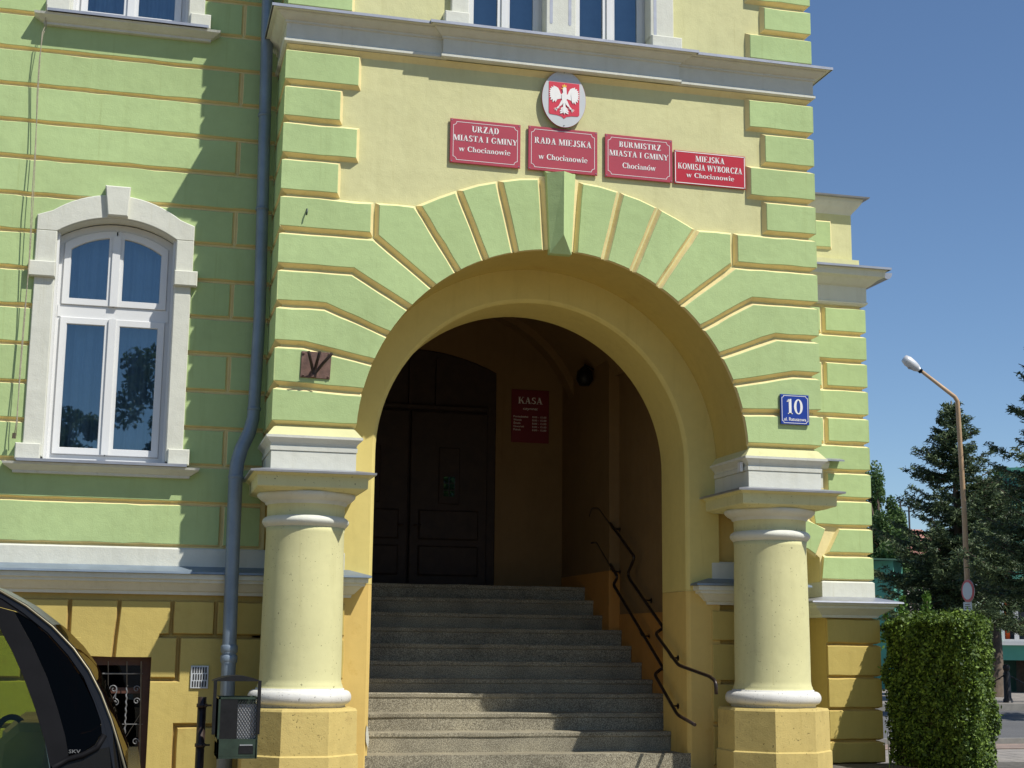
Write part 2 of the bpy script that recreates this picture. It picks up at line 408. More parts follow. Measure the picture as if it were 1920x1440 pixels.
def glyph(c):
    st, rg, rc, dg = _st, _ring, _rc, _dg
    if c == ' ': return [], .38
    if c == 'I': return st(.1), .42
    if c == 'D': return st(.1)+rg(.32, .5, .45, .5, -90, 90, .2, .07)+[rc(.28, 0, .33, .07), rc(.28, .93, .33, 1)], .88
    if c == 'R': return st(.1)+rg(.38, .74, .29, .26, -90, 90, .18, .07)+[rc(.28, .93, .4, 1), rc(.28, .48, .4, .55), dg(.64, 0, .36, .5, .2), rc(.6, 0, .9, .065)], .93
    if c == 'B': return st(.1)+rg(.38, .75, .27, .25, -90, 90, .18, .07)+rg(.38, .27, .32, .27, -90, 90, .2, .07)+[rc(.28, .93, .4, 1), rc(.28, .47, .4, .54), rc(.28, 0, .4, .07)], .8
    if c == 'E': return st(.1)+[rc(.3, .935, .7, 1), rc(.3, .47, .55, .53), rc(.3, 0, .72, .065), rc(.64, .76, .7, 1), rc(.66, 0, .72, .24), rc(.51, .37, .56, .63)], .8
    if c == 'L': return st(.1)+[rc(.3, 0, .7, .065), rc(.64, 0, .7, .24)], .76
    if c == 'Z': return [rc(.06, .93, .68, 1), rc(.04, 0, .7, .07), dg(.04, .05, .43, .95, .25), rc(.06, .76, .12, 1), rc(.64, 0, .7, .24)], .76
    if c in 'AĄ':
        P = [dg(.1, 0, .38, 1, .08), dg(.58, 0, .3, 1, .22), rc(.22, .28, .62, .35), rc(0, 0, .28, .06), rc(.5, 0, .9, .06)]
        if c == 'Ą': P += rg(.84, -.12, .1, .14, 90, 290, .06, .05)
        return P, .9
    if c == 'M': return st(.1, .07)+[dg(.45, 0, .1, 1, .21), dg(.48, 0, .8, 1, .07)]+st(.82, .2), 1.14
    if c == 'N': return st(.1, .07)+[dg(.6, 0, .08, 1, .22)]+st(.76, .07), .94
    if c == 'S': return rg(.36, .735, .27, .265, 40, 270, .17, .1)+rg(.36, .265, .29, .265, -140, 90, .17, .1)+[rc(.56, .72, .61, .98), rc(.06, .02, .11, .3)], .72
    if c == 'T': return st(.3, t=0)+[rc(.02, .93, .78, 1), rc(.02, .74, .08, 1), rc(.72, .74, .78, 1)], .82
    if c == 'Y': return st(.32, y1=.48, t=0)+[dg(.32, .44, .04, 1, .22), dg(.44, .44, .72, 1, .08), rc(-.02, .94, .32, 1), rc(.62, .94, .9, 1)], .88
    if c == 'C': return rg(.47, .5, .41, .5, 45, 315, .2, .07)+[rc(.72, .7, .78, .98), rc(.72, .04, .76, .24)], .86
    if c == 'G': return rg(.47, .5, .41, .5, 45, 318, .2, .07)+[rc(.72, .7, .78, .98), rc(.62, .08, .8, .42), rc(.54, .38, .9, .44)], .94
    if c == 'O': return rg(.47, .5, .43, .5, 0, 360, .2, .07, 24), .94
    if c == '0': return rg(.38, .5, .34, .5, 0, 360, .19, .07, 24), .78
    if c == '1': return st(.26, .2, t=0)+[dg(.08, .84, .26, 1, .1), rc(.1, .8, .3, .88)], .62
    if c == 'U': return st(.1, y0=.3, b=0)+st(.66, .07, y0=.3, b=0)+rg(.415, .32, .315, .32, 180, 360, .2, .07), .84
    if c == 'J': return st(.3, y0=.22, b=0)+rg(.27, .24, .23, .24, 180, 360, .19, .08), .6
    if c == 'K': return st(.1)+[dg(.28, .4, .66, 1, .09), dg(.64, 0, .36, .58, .22), rc(.58, .94, .86, 1), rc(.58, 0, .94, .06)], .94
    if c == 'W': return [dg(.28, 0, .04, 1, .21), dg(.34, 0, .56, 1, .07), dg(.78, 0, .54, 1, .21), dg(.86, 0, 1.1, 1, .07), rc(-.03, .94, .3, 1), rc(.46, .94, .8, 1), rc(1.0, .94, 1.26, 1)], 1.22
    if c == 'w': return [dg(.22, 0, .04, XH, .17), dg(.27, 0, .43, XH, .06), dg(.6, 0, .42, XH, .17), dg(.66, 0, .82, XH, .06), rc(-.02, XH-.06, .26, XH), rc(.76, XH-.06, .96, XH)], .96
    if c == 'h': return st(.07, .16, y1=1)+rg(.36, .44, .22, .24, 0, 180, .16, .07)+st(.42, .16, y1=.45, t=0), .68
    if c == 'n': return st(.07, .16, y1=XH)+rg(.36, .44, .22, .24, 0, 180, .16, .07)+st(.42, .16, y1=.45, t=0), .68
    if c in 'oó':
        P = rg(.33, .34, .3, .35, 0, 360, .16, .06, 20)
        if c == 'ó': P.append(dg(.3, .76, .44, 1, .12))
        return P, .66
    if c == 'c': return rg(.33, .34, .29, .35, 50, 315, .16, .06)+[rc(.44, .46, .56, .58)], .58
    if c == 'e': return rg(.33, .34, .29, .35, 0, 320, .16, .06)+[rc(.12, .33, .58, .39)], .62
    if c == 'i': return st(.08, .16, y1=XH)+rg(.16, .88, .1, .11, 0, 360, .1, .11, 10), .34
    if c == 'a': return rg(.27, .2, .25, .2, 70, 290, .13, .06)+rg(.29, .46, .24, .22, 0, 155, .15, .06)+[rc(.38, .04, .53, .47), rc(.27, .33, .4, .38), rc(.27, .02, .4, .07), rc(.42, 0, .62, .06)], .64
    return [], .4
def write(mb, s, cx, zb, cap, width, y, m, th=.002):
    """raised serif lettering on a plane facing -y, centred on cx"""
    tot = sum(glyph(c)[1] for c in s); sx = width/tot; x = cx-width/2
    for c in s:
        P, adv = glyph(c)
        for poly in P:
            vs = [(x+u*sx, y, zb+v*cap) for u, v in poly]
            if area2([(a[0], a[2]) for a in vs]) < 0: vs.reverse()
            mb.add(vs, [(0, 1, 2, 3)], m)
        x += adv*sx
    return mb
def sans(mb, s, cx, zb, height, width, y, m):
    cu = bpy.data.curves.new('lettering', 'FONT'); cu.body = s; cu.size = 1; cu.resolution_u = 2; cu.offset = .012
    o = bpy.data.objects.new('lettering', cu); S.collection.objects.link(o)
    dg_ = bpy.context.evaluated_depsgraph_get(); me = bpy.data.meshes.new_from_object(o.evaluated_get(dg_))
    co = np.array([v.co[:] for v in me.vertices])
    if len(co):
        x0, x1 = co[:, 0].min(), co[:, 0].max()
        vs = [(cx+(c[0]-(x0+x1)/2)*width/(x1-x0), y, zb+c[1]*height/.73) for c in co]
        mb.add(vs, [list(p.vertices) for p in me.polygons], m)
    bpy.data.objects.remove(o); bpy.data.curves.remove(cu); bpy.data.meshes.remove(me)
    return mb

# ================================================================== THE SETTING
OFF = 5.6103                     # top of the first stone course of the portico
CX, CZ, AR = 2.099, 2.737, 1.504 # arch centre and radius
PWX = 4.207                      # portico width

g = MB()
g.add([(-150, -150, 0), (200, -150, 0), (200, 300, 0), (-150, 300, 0)], [(0, 1, 2, 3)], 'asphalt')
struct(g.build('ground'))
g = MB(); g.box(-20, 16, -1.7, .7, -.1, .03, 'warm_slabs'); struct(g.build('pavement'))
g = MB(); g.box(-30, 30, -30, -1.72, -.1, .012, 'warm_slabs'); struct(g.build('bounce_paving'))  # tan sheet added out of view to bounce warm light into the arch
g = MB(); g.box(4.6, 15, .7, 8.3, -.1, .028, 'slabs'); struct(g.build('side_pavement'))
g = MB(); g.box(-20, 60, 8.3, 8.45, -.1, .11, 'kerbstone'); struct(g.build('kerb'))
g = MB(); g.box(7.0, 60, 7.4, 8.29, -.1, .040, 'red_pavers'); struct(g.build('paved_strip'))
g = MB(); g.add([(-60, 8.45, .006), (90, 8.45, .006), (90, 19.4, .006), (-60, 19.4, .006)], [(0, 1, 2, 3)], 'asphalt'); struct(g.build('road'))
g = MB(); g.box(-20, 90, 19.4, 19.58, -.1, .15, 'kerbstone'); struct(g.build('kerb'))
g = MB(); g.box(-20, 90, 19.58, 60, -.1, .135, 'slabs'); struct(g.build('far_pavement'))
g = MB(); g.box(4.35, 8.2, .75, 2.72, -.05, .245, 'soil'); struct(g.build('planting_bed'))

# ================================================================== TOWN HALL
hall = thing('town_hall', 'green and yellow town hall with a rusticated arched portico on two columns', 'building', (2.1, .7, 0))
YW = .674                        # stone faces of the main wall
OPL, OPR, OR_ = .849, 3.349, 1.25
def arc(cx, cz, r, a0, a1, n): return [(cx+r*math.sin(R(a0+(a1-a0)*i/n)), cz+r*math.cos(R(a0+(a1-a0)*i/n))) for i in range(n+1)]

# --- portico core: slab between y .045 and .70 pierced by the arch
pf = .045
poly = [(.045, 2.70)]+[(CX-1.512, 2.70)]+arc(CX, CZ, 1.512, -90, 90, 48)+[(CX+1.512, 2.70), (PWX-.045, 2.70), (PWX-.045, 5.86), (.045, 5.86)]
MB().prism(poly, pf, .72, 'cream', mside='ochre').build('portico_wall', hall)
# --- upper storey wall with its twin window opening
WX0, WX1 = 1.352, 2.885
mb = MB()
mb.box(.045, WX0, pf, .72, 5.86, 9.4, 'cream'); mb.box(WX1, PWX-.045, pf, .72, 5.86, 9.4, 'cream')
mb.box(WX0, WX1, pf, .72, 5.86, 5.93, 'cream'); mb.box(WX0, WX1, pf, .72, 8.1, 9.4, 'cream')
mb.build('upper_wall', hall)

# --- cornice of the portico
path = [(0, .70), (0, 0), (1.17, 0), (1.17, -.03), (3.05, -.03), (3.05, 0), (PWX, 0), (PWX, .70)]
prof = [(-.03, 5.652), (.0, 5.652), (.018, 5.662), (.018, 5.678), (.004, 5.694), (.004, 5.802), (.016, 5.808), (.016, 5.822), (.03, 5.828), (.052, 5.842), (.072, 5.858), (.082, 5.862), (.082, 5.872), (.112, 5.874), (.112, 5.884), (-.03, 5.93)]
MB().molding(path, prof, 'white').build('cornice', hall)
fl = [(.0, 5.936), (.118, 5.888), (.122, 5.872), (.126, 5.872), (.126, 5.893), (.0, 5.945)]
MB().molding(path, fl, 'zinc').build('flashing', hall)
prof = [(-.05, 5.60), (-.042, 5.612), (-.006, 5.648), (-.03, 5.655), (-.05, 5.655)]
MB().molding([(0, .70), (0, 0), (PWX, 0), (PWX, .70)], prof, 'joint').build('cornice_bed', hall)

# --- rusticated corner and arch stones of the portico
ZJ = lambda k: OFF+.014-.28*k    # joint under course k-1
def corner_stone(side, k, poly, et, zt=None, zb=None):
    """front stone plus its return on the flank of the portico; poly given for the left side, mirrored for the right"""
    zt = ZJ(k) if zt is None else zt; zb = ZJ(k+1) if zb is None else zb
    mb = MB()
    if side > 0: poly = [(2*CX-x, z) for x, z in poly]
    stone_into(mb, poly, 0, .045, et=et)
    if side < 0: mf = lambda u, v, w: (w, u, v)
    else: mf = lambda u, v, w: (PWX-w, u, v)
    stone_into(mb, rect(0, .70, zb, zt), 0, .045, et={3: 'm', 1: 'n'}, mapf=mf)
    return mb.build('rusticated_block', hall)
XL = CX-PWX/2-.0045
for side in (-1, 1):
    # quoins above the arch and above the cornice
    for k, wq in ((0, .557), (1, .428), (2, .557), (3, .428)):
        corner_stone(side, k, rect(0 if side < 0 else 2*CX-PWX, wq+.012, ZJ(k+1), ZJ(k)), {3: 'm'})
    for j in range(12):
        z0 = 5.935+.245*j if j else 5.925; z1 = 5.935+.245*(j+1)
        wq = .505 if j % 2 == 0 else .375
        x0 = 0 if side < 0 else 2*CX-PWX
        corner_stone(side, 0, rect(x0, wq+(.05 if side > 0 else 0), z0, z1), {3: 'm'}, z1, z0)
    x0 = 0 if side < 0 else 2*CX-PWX
    # course 4: block and the flared voussoir beside it
    corner_stone(side, 4, rect(x0, .689, 4.230, ZJ(4)), {3: 'm'})
    mir = (lambda P: P) if side < 0 else (lambda P: [(2*CX-x, z) for x, z in P])
    def ir(a): return (CX-AR*math.sin(R(a)), CZ+AR*math.cos(R(a)))
    def er(a, r=2.075): return (CX-r*math.sin(R(a)), CZ+r*math.cos(R(a)))
    def intr(a, b, n=3): return [ir(a+(b-a)*i/n) for i in range(n+1)]
    P = [(.689, 4.230)]+intr(40.1, 31.6)+[(.990, ZJ(4)), (.689, ZJ(4))]
    stone(hall, mir(P), 0, .045, et={1: 'n', 2: 'n', 3: 'n'})
    # radial voussoirs
    for a, b in ((31.6, 22.6), (22.6, 13.5), (13.5, 4.2)):
        q0, q1 = er(a), er(b)
        if a > 30: q0 = (.990, ZJ(4))
        mid = er((a+b)/2, 2.078)
        P = intr(a, b)+[q1, mid, q0]
        stone(hall, mir(P), 0, .045, et={0: 'n', 1: 'n', 2: 'n'}, name='voussoir')
    # courses that bend into the arch
    bends = [((.689, 4.230), 40.1), ((.540, 3.955), 49.4), ((.350, 3.682), 59.2), ((.207, 3.392), 68.2), ((None, 3.098), 77.0)]
    for i in range(4):
        (bx, bz), a = bends[i]; (cx_, cz_), b = bends[i+1]
        P = [(x0, cz_)]; et = {}
        if cx_ is not None: P.append((cx_, cz_))
        n0 = len(P); P += intr(b, a, 3)
        for q in range(3): et[n0+q] = 'n'
        P += [(bx, bz), (x0, bz)]; et[len(P)-1] = 'm'
        corner_stone(side, 0, P, et, bz, cz_)
    P = [(x0, 2.815)]; et = {}
    n0 = len(P); P += intr(87.0, 77.0, 3)
    for q in range(3): et[n0+q] = 'n'
    P += [(x0, 3.098)]; et[len(P)-1] = 'm'
    corner_stone(side, 0, P, et, 3.098, 2.815)
# keystone: a faceted, forward-tilting wedge
kb, kt = 4.2, 4.3
def kp(a, r, y): return (CX+r*math.sin(R(a)), y, CZ+r*math.cos(R(a)))
mb = MB(); a1 = 3.3
V = [kp(-a1, 1.47, .045), kp(a1, 1.47, .045), kp(a1, 2.13, .045), kp(-a1, 2.13, .045),
     kp(-a1, 1.47, -.015), kp(a1, 1.47, -.015), kp(a1-.2, 2.10, -.015), kp(-a1+.2, 2.10, -.015),
     kp(0, 1.60, -.095), kp(0, 2.09, -.10)]
mb.add(V, [(4, 5, 8), (4, 8, 9, 7), (5, 6, 9, 8), (7, 9, 6), (0, 1, 5, 4), (0, 4, 7, 3), (1, 2, 6, 5), (3, 7, 6, 2)], 'green')
mb.add([kp(-4.3, 1.51, .045), kp(4.3, 1.51, .045), kp(4.3, 2.08, .045), kp(-4.3, 2.08, .045),
        kp(-3.4, 1.51, .02), kp(3.4, 1.51, .02), kp(3.4, 2.08, .02), kp(-3.4, 2.08, .02)],
       [(4, 5, 6, 7), (0, 4, 7, 3), (1, 2, 6, 5), (0, 1, 5, 4)], 'joint')
mb.build('keystone', hall)

# --- imposts, columns
def ringrect(x0, x1, y0, y1, z, o): return [(x0-o, y0-o, z), (x1+o, y0-o, z), (x1+o, y1+o, z), (x0-o, y1+o, z)]
def octo(cx, cy, h, z):
    k = h*math.tan(R(22.5)); return [(cx-k, cy-h, z), (cx+k, cy-h, z), (cx+h, cy-k, z), (cx+h, cy+k, z), (cx+k, cy+h, z), (cx-k, cy+h, z), (cx-h, cy+k, z), (cx-h, cy-k, z)]
def column(cx):
    cy = .315; s = 1 if cx > CX else -1
    ix0, ix1 = (.005, .603) if s < 0 else (2*CX-.603, 2*CX-.005)
    mb = MB(); prof = [(0, 2.49), (0, 2.628), (-.006, 2.632), (.006, 2.636), (.008, 2.664), (.0, 2.672), (.006, 2.690), (.03, 2.715), (.04, 2.722), (.040, 2.740)]
    mb.loft([ringrect(ix0, ix1, .0, .70, z, o) for o, z in prof], 'white')
    mb.loft([ringrect(ix0, ix1, .0, .70, z, o) for o, z in ((.034, 2.741), (-.012, 2.80), (-.04, 2.815))], 'cream')
    mb.build('impost', hall)
    col = MB(); sh = [(.300, .995), (.300, 1.012), (.291, 1.03), (.287, 1.06), (.2865, 1.3), (.284, 1.6), (.280, 1.9), (.277, 2.08), (.282, 2.115)]
    col.lathe(cx, cy, sh, 'shaft_paint', 56); c = col.build('column', hall)
    MB().loft([ringrect(cx, cx, cy, cy, z, o) for o, z in ((.325, 2.355), (.352, 2.366), (.378, 2.372), (.384, 2.379), (.386, 2.452), (.398, 2.460), (.414, 2.470))], 'shaft_paint').build('abacus', c)
    MB().loft([ringrect(cx, cx, cy, cy, z, o) for o, z in ((.436, 2.470), (.438, 2.484), (.30, 2.512))], 'zinc').build('flashing', c)
    e = [(.276, 2.19), (.278, 2.275), (.292, 2.283), (.294, 2.296), (.305, 2.300), (.325, 2.312), (.345, 2.330), (.352, 2.345), (.345, 2.358), (.33, 2.36)]
    MB().lathe(cx, cy, e, ['shaft_paint']+['white']*8, 56).build('capital', c)
    MB().lathe(cx, cy, [(.27, 2.112), (.284, 2.118), (.300, 2.136), (.309, 2.150), (.309, 2.164), (.301, 2.178), (.285, 2.190), (.27, 2.195)], 'white', 56).build('necking_ring', c)
    t = [(.30, .862), (.318, .866), (.322, .885)]+[(.322+.040*math.sin(R(a)), .935-.048*math.cos(R(a))) for a in range(10, 180, 20)]+[(.31, .984), (.31, .996), (.28, .998)]
    MB().lathe(cx, cy, t, 'torus_white', 56).build('base_torus', c)
    p = MB(); p.loft([octo(cx, cy, h, z) for h, z in ((.40, 0), (.40, .546), (.388, .556), (.386, .845), (.376, .862), (.30, .868))], 'plinth_paint'); p.build('plinth', c)
column(.298); column(3.900)

# --- the arched opening in the main wall behind the portico
ZD = 1.745
def jamb_ring(parent, r0, r1, y0, y1, c, m_up, m_lo):
    up = [(CX-r0, ZD)]+arc(CX, CZ, r0, -90, 90, 56)+[(CX+r0, ZD), (CX+r1, ZD)]+arc(CX, CZ, r1, 90, -90, 56)+[(CX-r1, ZD)]
    mb = MB(); n = 59
    ins = [(CX-r0-c, ZD)]+arc(CX, CZ, r0+c, -90, 90, 56)+[(CX+r0+c, ZD)]
    inn = [(CX-r0, ZD)]+arc(CX, CZ, r0, -90, 90, 56)+[(CX+r0, ZD)]
    ext = [(CX-r1, ZD)]+arc(CX, CZ, r1, -90, 90, 56)+[(CX+r1, ZD)]
    rows = [[(x, y0+.05, z) for x, z in ext], [(x, y0, z) for x, z in ext], [(x, y0, z) for x, z in ins], [(x, y0+c*.35, z) for x, z in [(p[0]*.5+q[0]*.5, p[1]*.5+q[1]*.5) for p, q in zip(ins, inn)]],
            [(x, y0+c, z) for x, z in inn], [(x, y1, z) for x, z in inn], [(x, y1, z) for x, z in ext]]
    k = len(ext); vs = [p for r in rows for p in r]; fs = [(L*k+i, L*k+i+1, (L+1)*k+i+1, (L+1)*k+i) for L in range(6) for i in range(k-1)]
    mb.add(vs, fs, m_up); mb.build('arch_ring', parent)
    for s in (-1, 1):
        mb = MB(); a, b = CX+s*r0, CX+s*r1
        mb.prism([(b, y0), (a+s*c, y0), (a+s*c*.5, y0+c*.35), (a, y0+c), (a, y1), (b, y1)], 0, ZD-.002, m_lo, axis='z'); mb.build('jamb', parent)
jamb_ring(hall, 1.25, 1.525, YW, 1.23, .028, 'pale_strip', 'ochre_smooth')
# wall behind the portico, round the ring
for s in (-1, 1):
    x1 = CX+s*1.495; x0 = CX+s*(CX+.02)
    MB().box(min(x0, x1), max(x0, x1), .74, 1.2, 1.60, 2.74, 'ochre_smooth').build('wall', hall)
    MB().box(min(x0, x1), max(x0, x1), .70, 1.2, 0, 1.60, 'ochre_joint').build('base_wall', hall)

# flaked paint on the left jamb arris and low on the right jamb
for P, m_ in (([(.862, .555), (.846, .60), (.842, .66), (.848, .72), (.858, .70), (.868, .62)], 'white'),):
    MB().prism([(x-.012, z) for x, z in P], YW-.003, YW+.01, m_).build('flaked_patch', hall)
# --- left wing wall with the openings of the two windows
WL, WR, WZ0, WZ1, WAP = -1.557, -.700, 2.555, 4.262, 4.392     # jambs, sill, springing, crown
def seg_arch(x0, x1, zs, za, n=14):
    w = (x1-x0)/2; h = za-zs; r = (w*w+h*h)/(2*h); c = (x0+x1)/2; cz = za-r; A = math.degrees(math.asin(w/r))
    return arc(c, cz, r, -A, A, n)
WIN = [0.0, 3.377]
yc = YW+.030
mb = MB()
mb.box(-9, -3.4, yc, yc+.4, 1.6, 9.4, 'joint')
mb.box(WR, .04, yc, yc+.4, 1.6, 9.4, 'joint'); mb.box(-3.4, WL, yc, yc+.4, 1.6, 9.4, 'joint')
zprev = 1.6
for dz in WIN:
    mb.box(WL, WR, yc, yc+.4, zprev, WZ0+dz, 'joint')
    ar = seg_arch(WL, WR, WZ1+dz+.05, WAP+dz+.05)
    mb.prism(ar+[(WR, WZ1+dz+.45), (WL, WZ1+dz+.45)], yc, yc+.4, 'joint'); zprev = WZ1+dz+.45
mb.box(WL, WR, yc, yc+.4, zprev, 9.4, 'joint')
mb.build('wall', hall)
# rustication of the left wing, row by row, cut round the windows
wz0 = OFF+.3292
XE = .0
def sx_window(z0, z1):
    """x-range a row must leave free for window surrounds"""
    for dz in WIN:
        if z1 > 2.60+dz and z0 < 4.37+dz: return True
    return False
for k in range(-12, 14):
    zt = wz0-.28*k; zb = zt-.28
    if k == 13: zb = 1.985
    if zb > 9.3: continue
    odd = k % 2 == 1
    ends = ([(-.275, XE)] if odd else [])
    main_r = -.275 if odd else XE
    inwin = None
    for dz in WIN:
        if zt > 2.60+dz and zb < 4.40+dz: inwin = dz
    if inwin is None: segs = [(-5.2, main_r)]
    else: segs = [(-5.2, -1.66), (-.62, main_r)]
    if inwin is not None and zt > 4.42+inwin:
        stone(hall, [(-5.2, zb), (-1.66, zb), (-1.62, 4.415+inwin), (-1.145, zt), (-5.2, zt)], YW, .03, c=.012, g=.006, et={1: 'n', 2: 'n', 4: 'n'}, rnd=.003)
        stone(hall, [(-.62, zb), (main_r, zb), (main_r, zt), (-1.137, zt), (-.66, 4.415+inwin)], YW, .03, c=.012, g=.006, et={3: 'n', 4: 'n', 1: 'n' if main_r == XE else ''}, rnd=.003)
        segs = []
    for (a, b_) in segs+ends:
        poly = rect(a, b_, zb, zt); et = {}
        if b_ >= XE: et[1] = 'n'
        if a < -5: et[3] = 'n'
        if b_ == -1.66: et[1] = 'n'
        if a == -.62: et[3] = 'n'
        stone(hall, poly, YW, .03, c=.012, g=.006, et=et, rnd=.003)
# --- base cornice of the wing and of the portico's inner piers
cpaths = [[(-9, YW), (.67, YW), (.67, 1.0)], [(3.528, 1.0), (3.528, YW), (4.20, YW), (4.20, 2.6)]]
for pth in cpaths:
    bnd = [((.632 if abs(q[0]-.67) < 1e-6 else 3.566 if abs(q[0]-3.528) < 1e-6 else q[0]), q[1]) for q in pth]
    MB().molding(bnd, [(-.05, 1.842), (.005, 1.842), (.005, 1.966), (-.008, 1.978), (-.05, 1.978)], 'white').build('plat_band', hall)
    MB().molding(pth, [(-.05, 1.852), (.0, 1.846), (.150, 1.800), (.152, 1.785), (.148, 1.785), (-.05, 1.84)], 'zinc_dark').build('flashing', hall)
    MB().molding(pth, [(-.06, 1.640), (.018, 1.640), (.024, 1.662), (.040, 1.668), (.060, 1.690), (.085, 1.715), (.095, 1.722), (.108, 1.724), (.110, 1.744), (.128, 1.748), (.130, 1.783), (-.05, 1.83)], 'white').build('base_cornice', hall)
# --- ochre base storey
mb = MB(); BX0, BX1, BZ = -1.213, -.723, 1.197
mb.box(-9, BX0, .70, 1.1, 0, 1.64, 'ochre_joint'); mb.box(BX1, .04, .70, 1.1, 0, 1.64, 'ochre_joint'); mb.box(BX0, BX1, .70, 1.1, BZ, 1.64, 'ochre_joint'); mb.box(BX0, BX1, .70, 1.1, 0, .25, 'ochre_joint')
mb.build('base_wall', hall)
OK_ = dict(face='ochre', side='ochre_joint', c=.010, g=.005, rnd=.003)
rows = [(1.352, 1.605), (1.043, 1.347), (.722, 1.038), (.40, .717), (.10, .395)]
def dstone(poly, y=.655, d=.045, **k):
    kk = dict(OK_); kk.update(k); return stone(hall, poly, y, d, **kk)
z0, z1 = rows[0]
xs = [-5, -4.3, -3.7, -3.1, -2.5, -1.98, -1.64]
for a, b_ in zip(xs[:-1], xs[1:]): dstone(rect(a, b_, z0, z1))
dstone([(-1.64, 1.352), (-1.303, 1.352), (-1.303, z1), (-1.64, z1)])
dstone([(BX0, BZ), (-.988, BZ), (-.964, z1), (-1.303, z1), (-1.303, BZ)], et={0: 'n'})
dstone([(-.986, BZ), (BX1, BZ), (-.70, BZ), (-.665, 1.347), (-.60, 1.352), (-.597, z1), (-.962, z1)], et={0: 'n', 1: 'n'})
dstone(rect(-.593, -.288, z0, z1)); dstone(rect(-.284, .66, z0, z1))
for j, (z0, z1) in enumerate(rows[1:]):
    xl = [-5, -4.2, -3.4, -2.6, -1.85] if j % 2 else [-5, -3.9, -3.0, -2.2, -1.6]
    for a, b_ in zip(xl[:-1], xl[1:]): dstone(rect(a, b_, z0, z1))
    dstone(rect(xl[-1], BX0, z0, z1), et={1: 'n'})
    if j == 0: dstone(rect(BX1, -.542, z0, z1), et={3: 'n'})
    elif j == 2: dstone(rect(-.533, .66, z0, z1))
    elif j == 3: dstone(rect(BX1, -.537, z0, z1), et={3: 'n'}); dstone(rect(-.533, .66, z0, z1))
dstone([(BX1, .40), (-.537, .40), (-.537, .722), (.10, .722), (.10, 1.347), (-.538, 1.347), (-.538, 1.040), (BX1, 1.040)], et={7: 'n'})
dstone(rect(.104, .66, .722, 1.038)); dstone(rect(.104, .66, 1.043, 1.347))
for (z0, z1) in rows: dstone(rect(3.54, 4.16, z0, z1), y=.655)

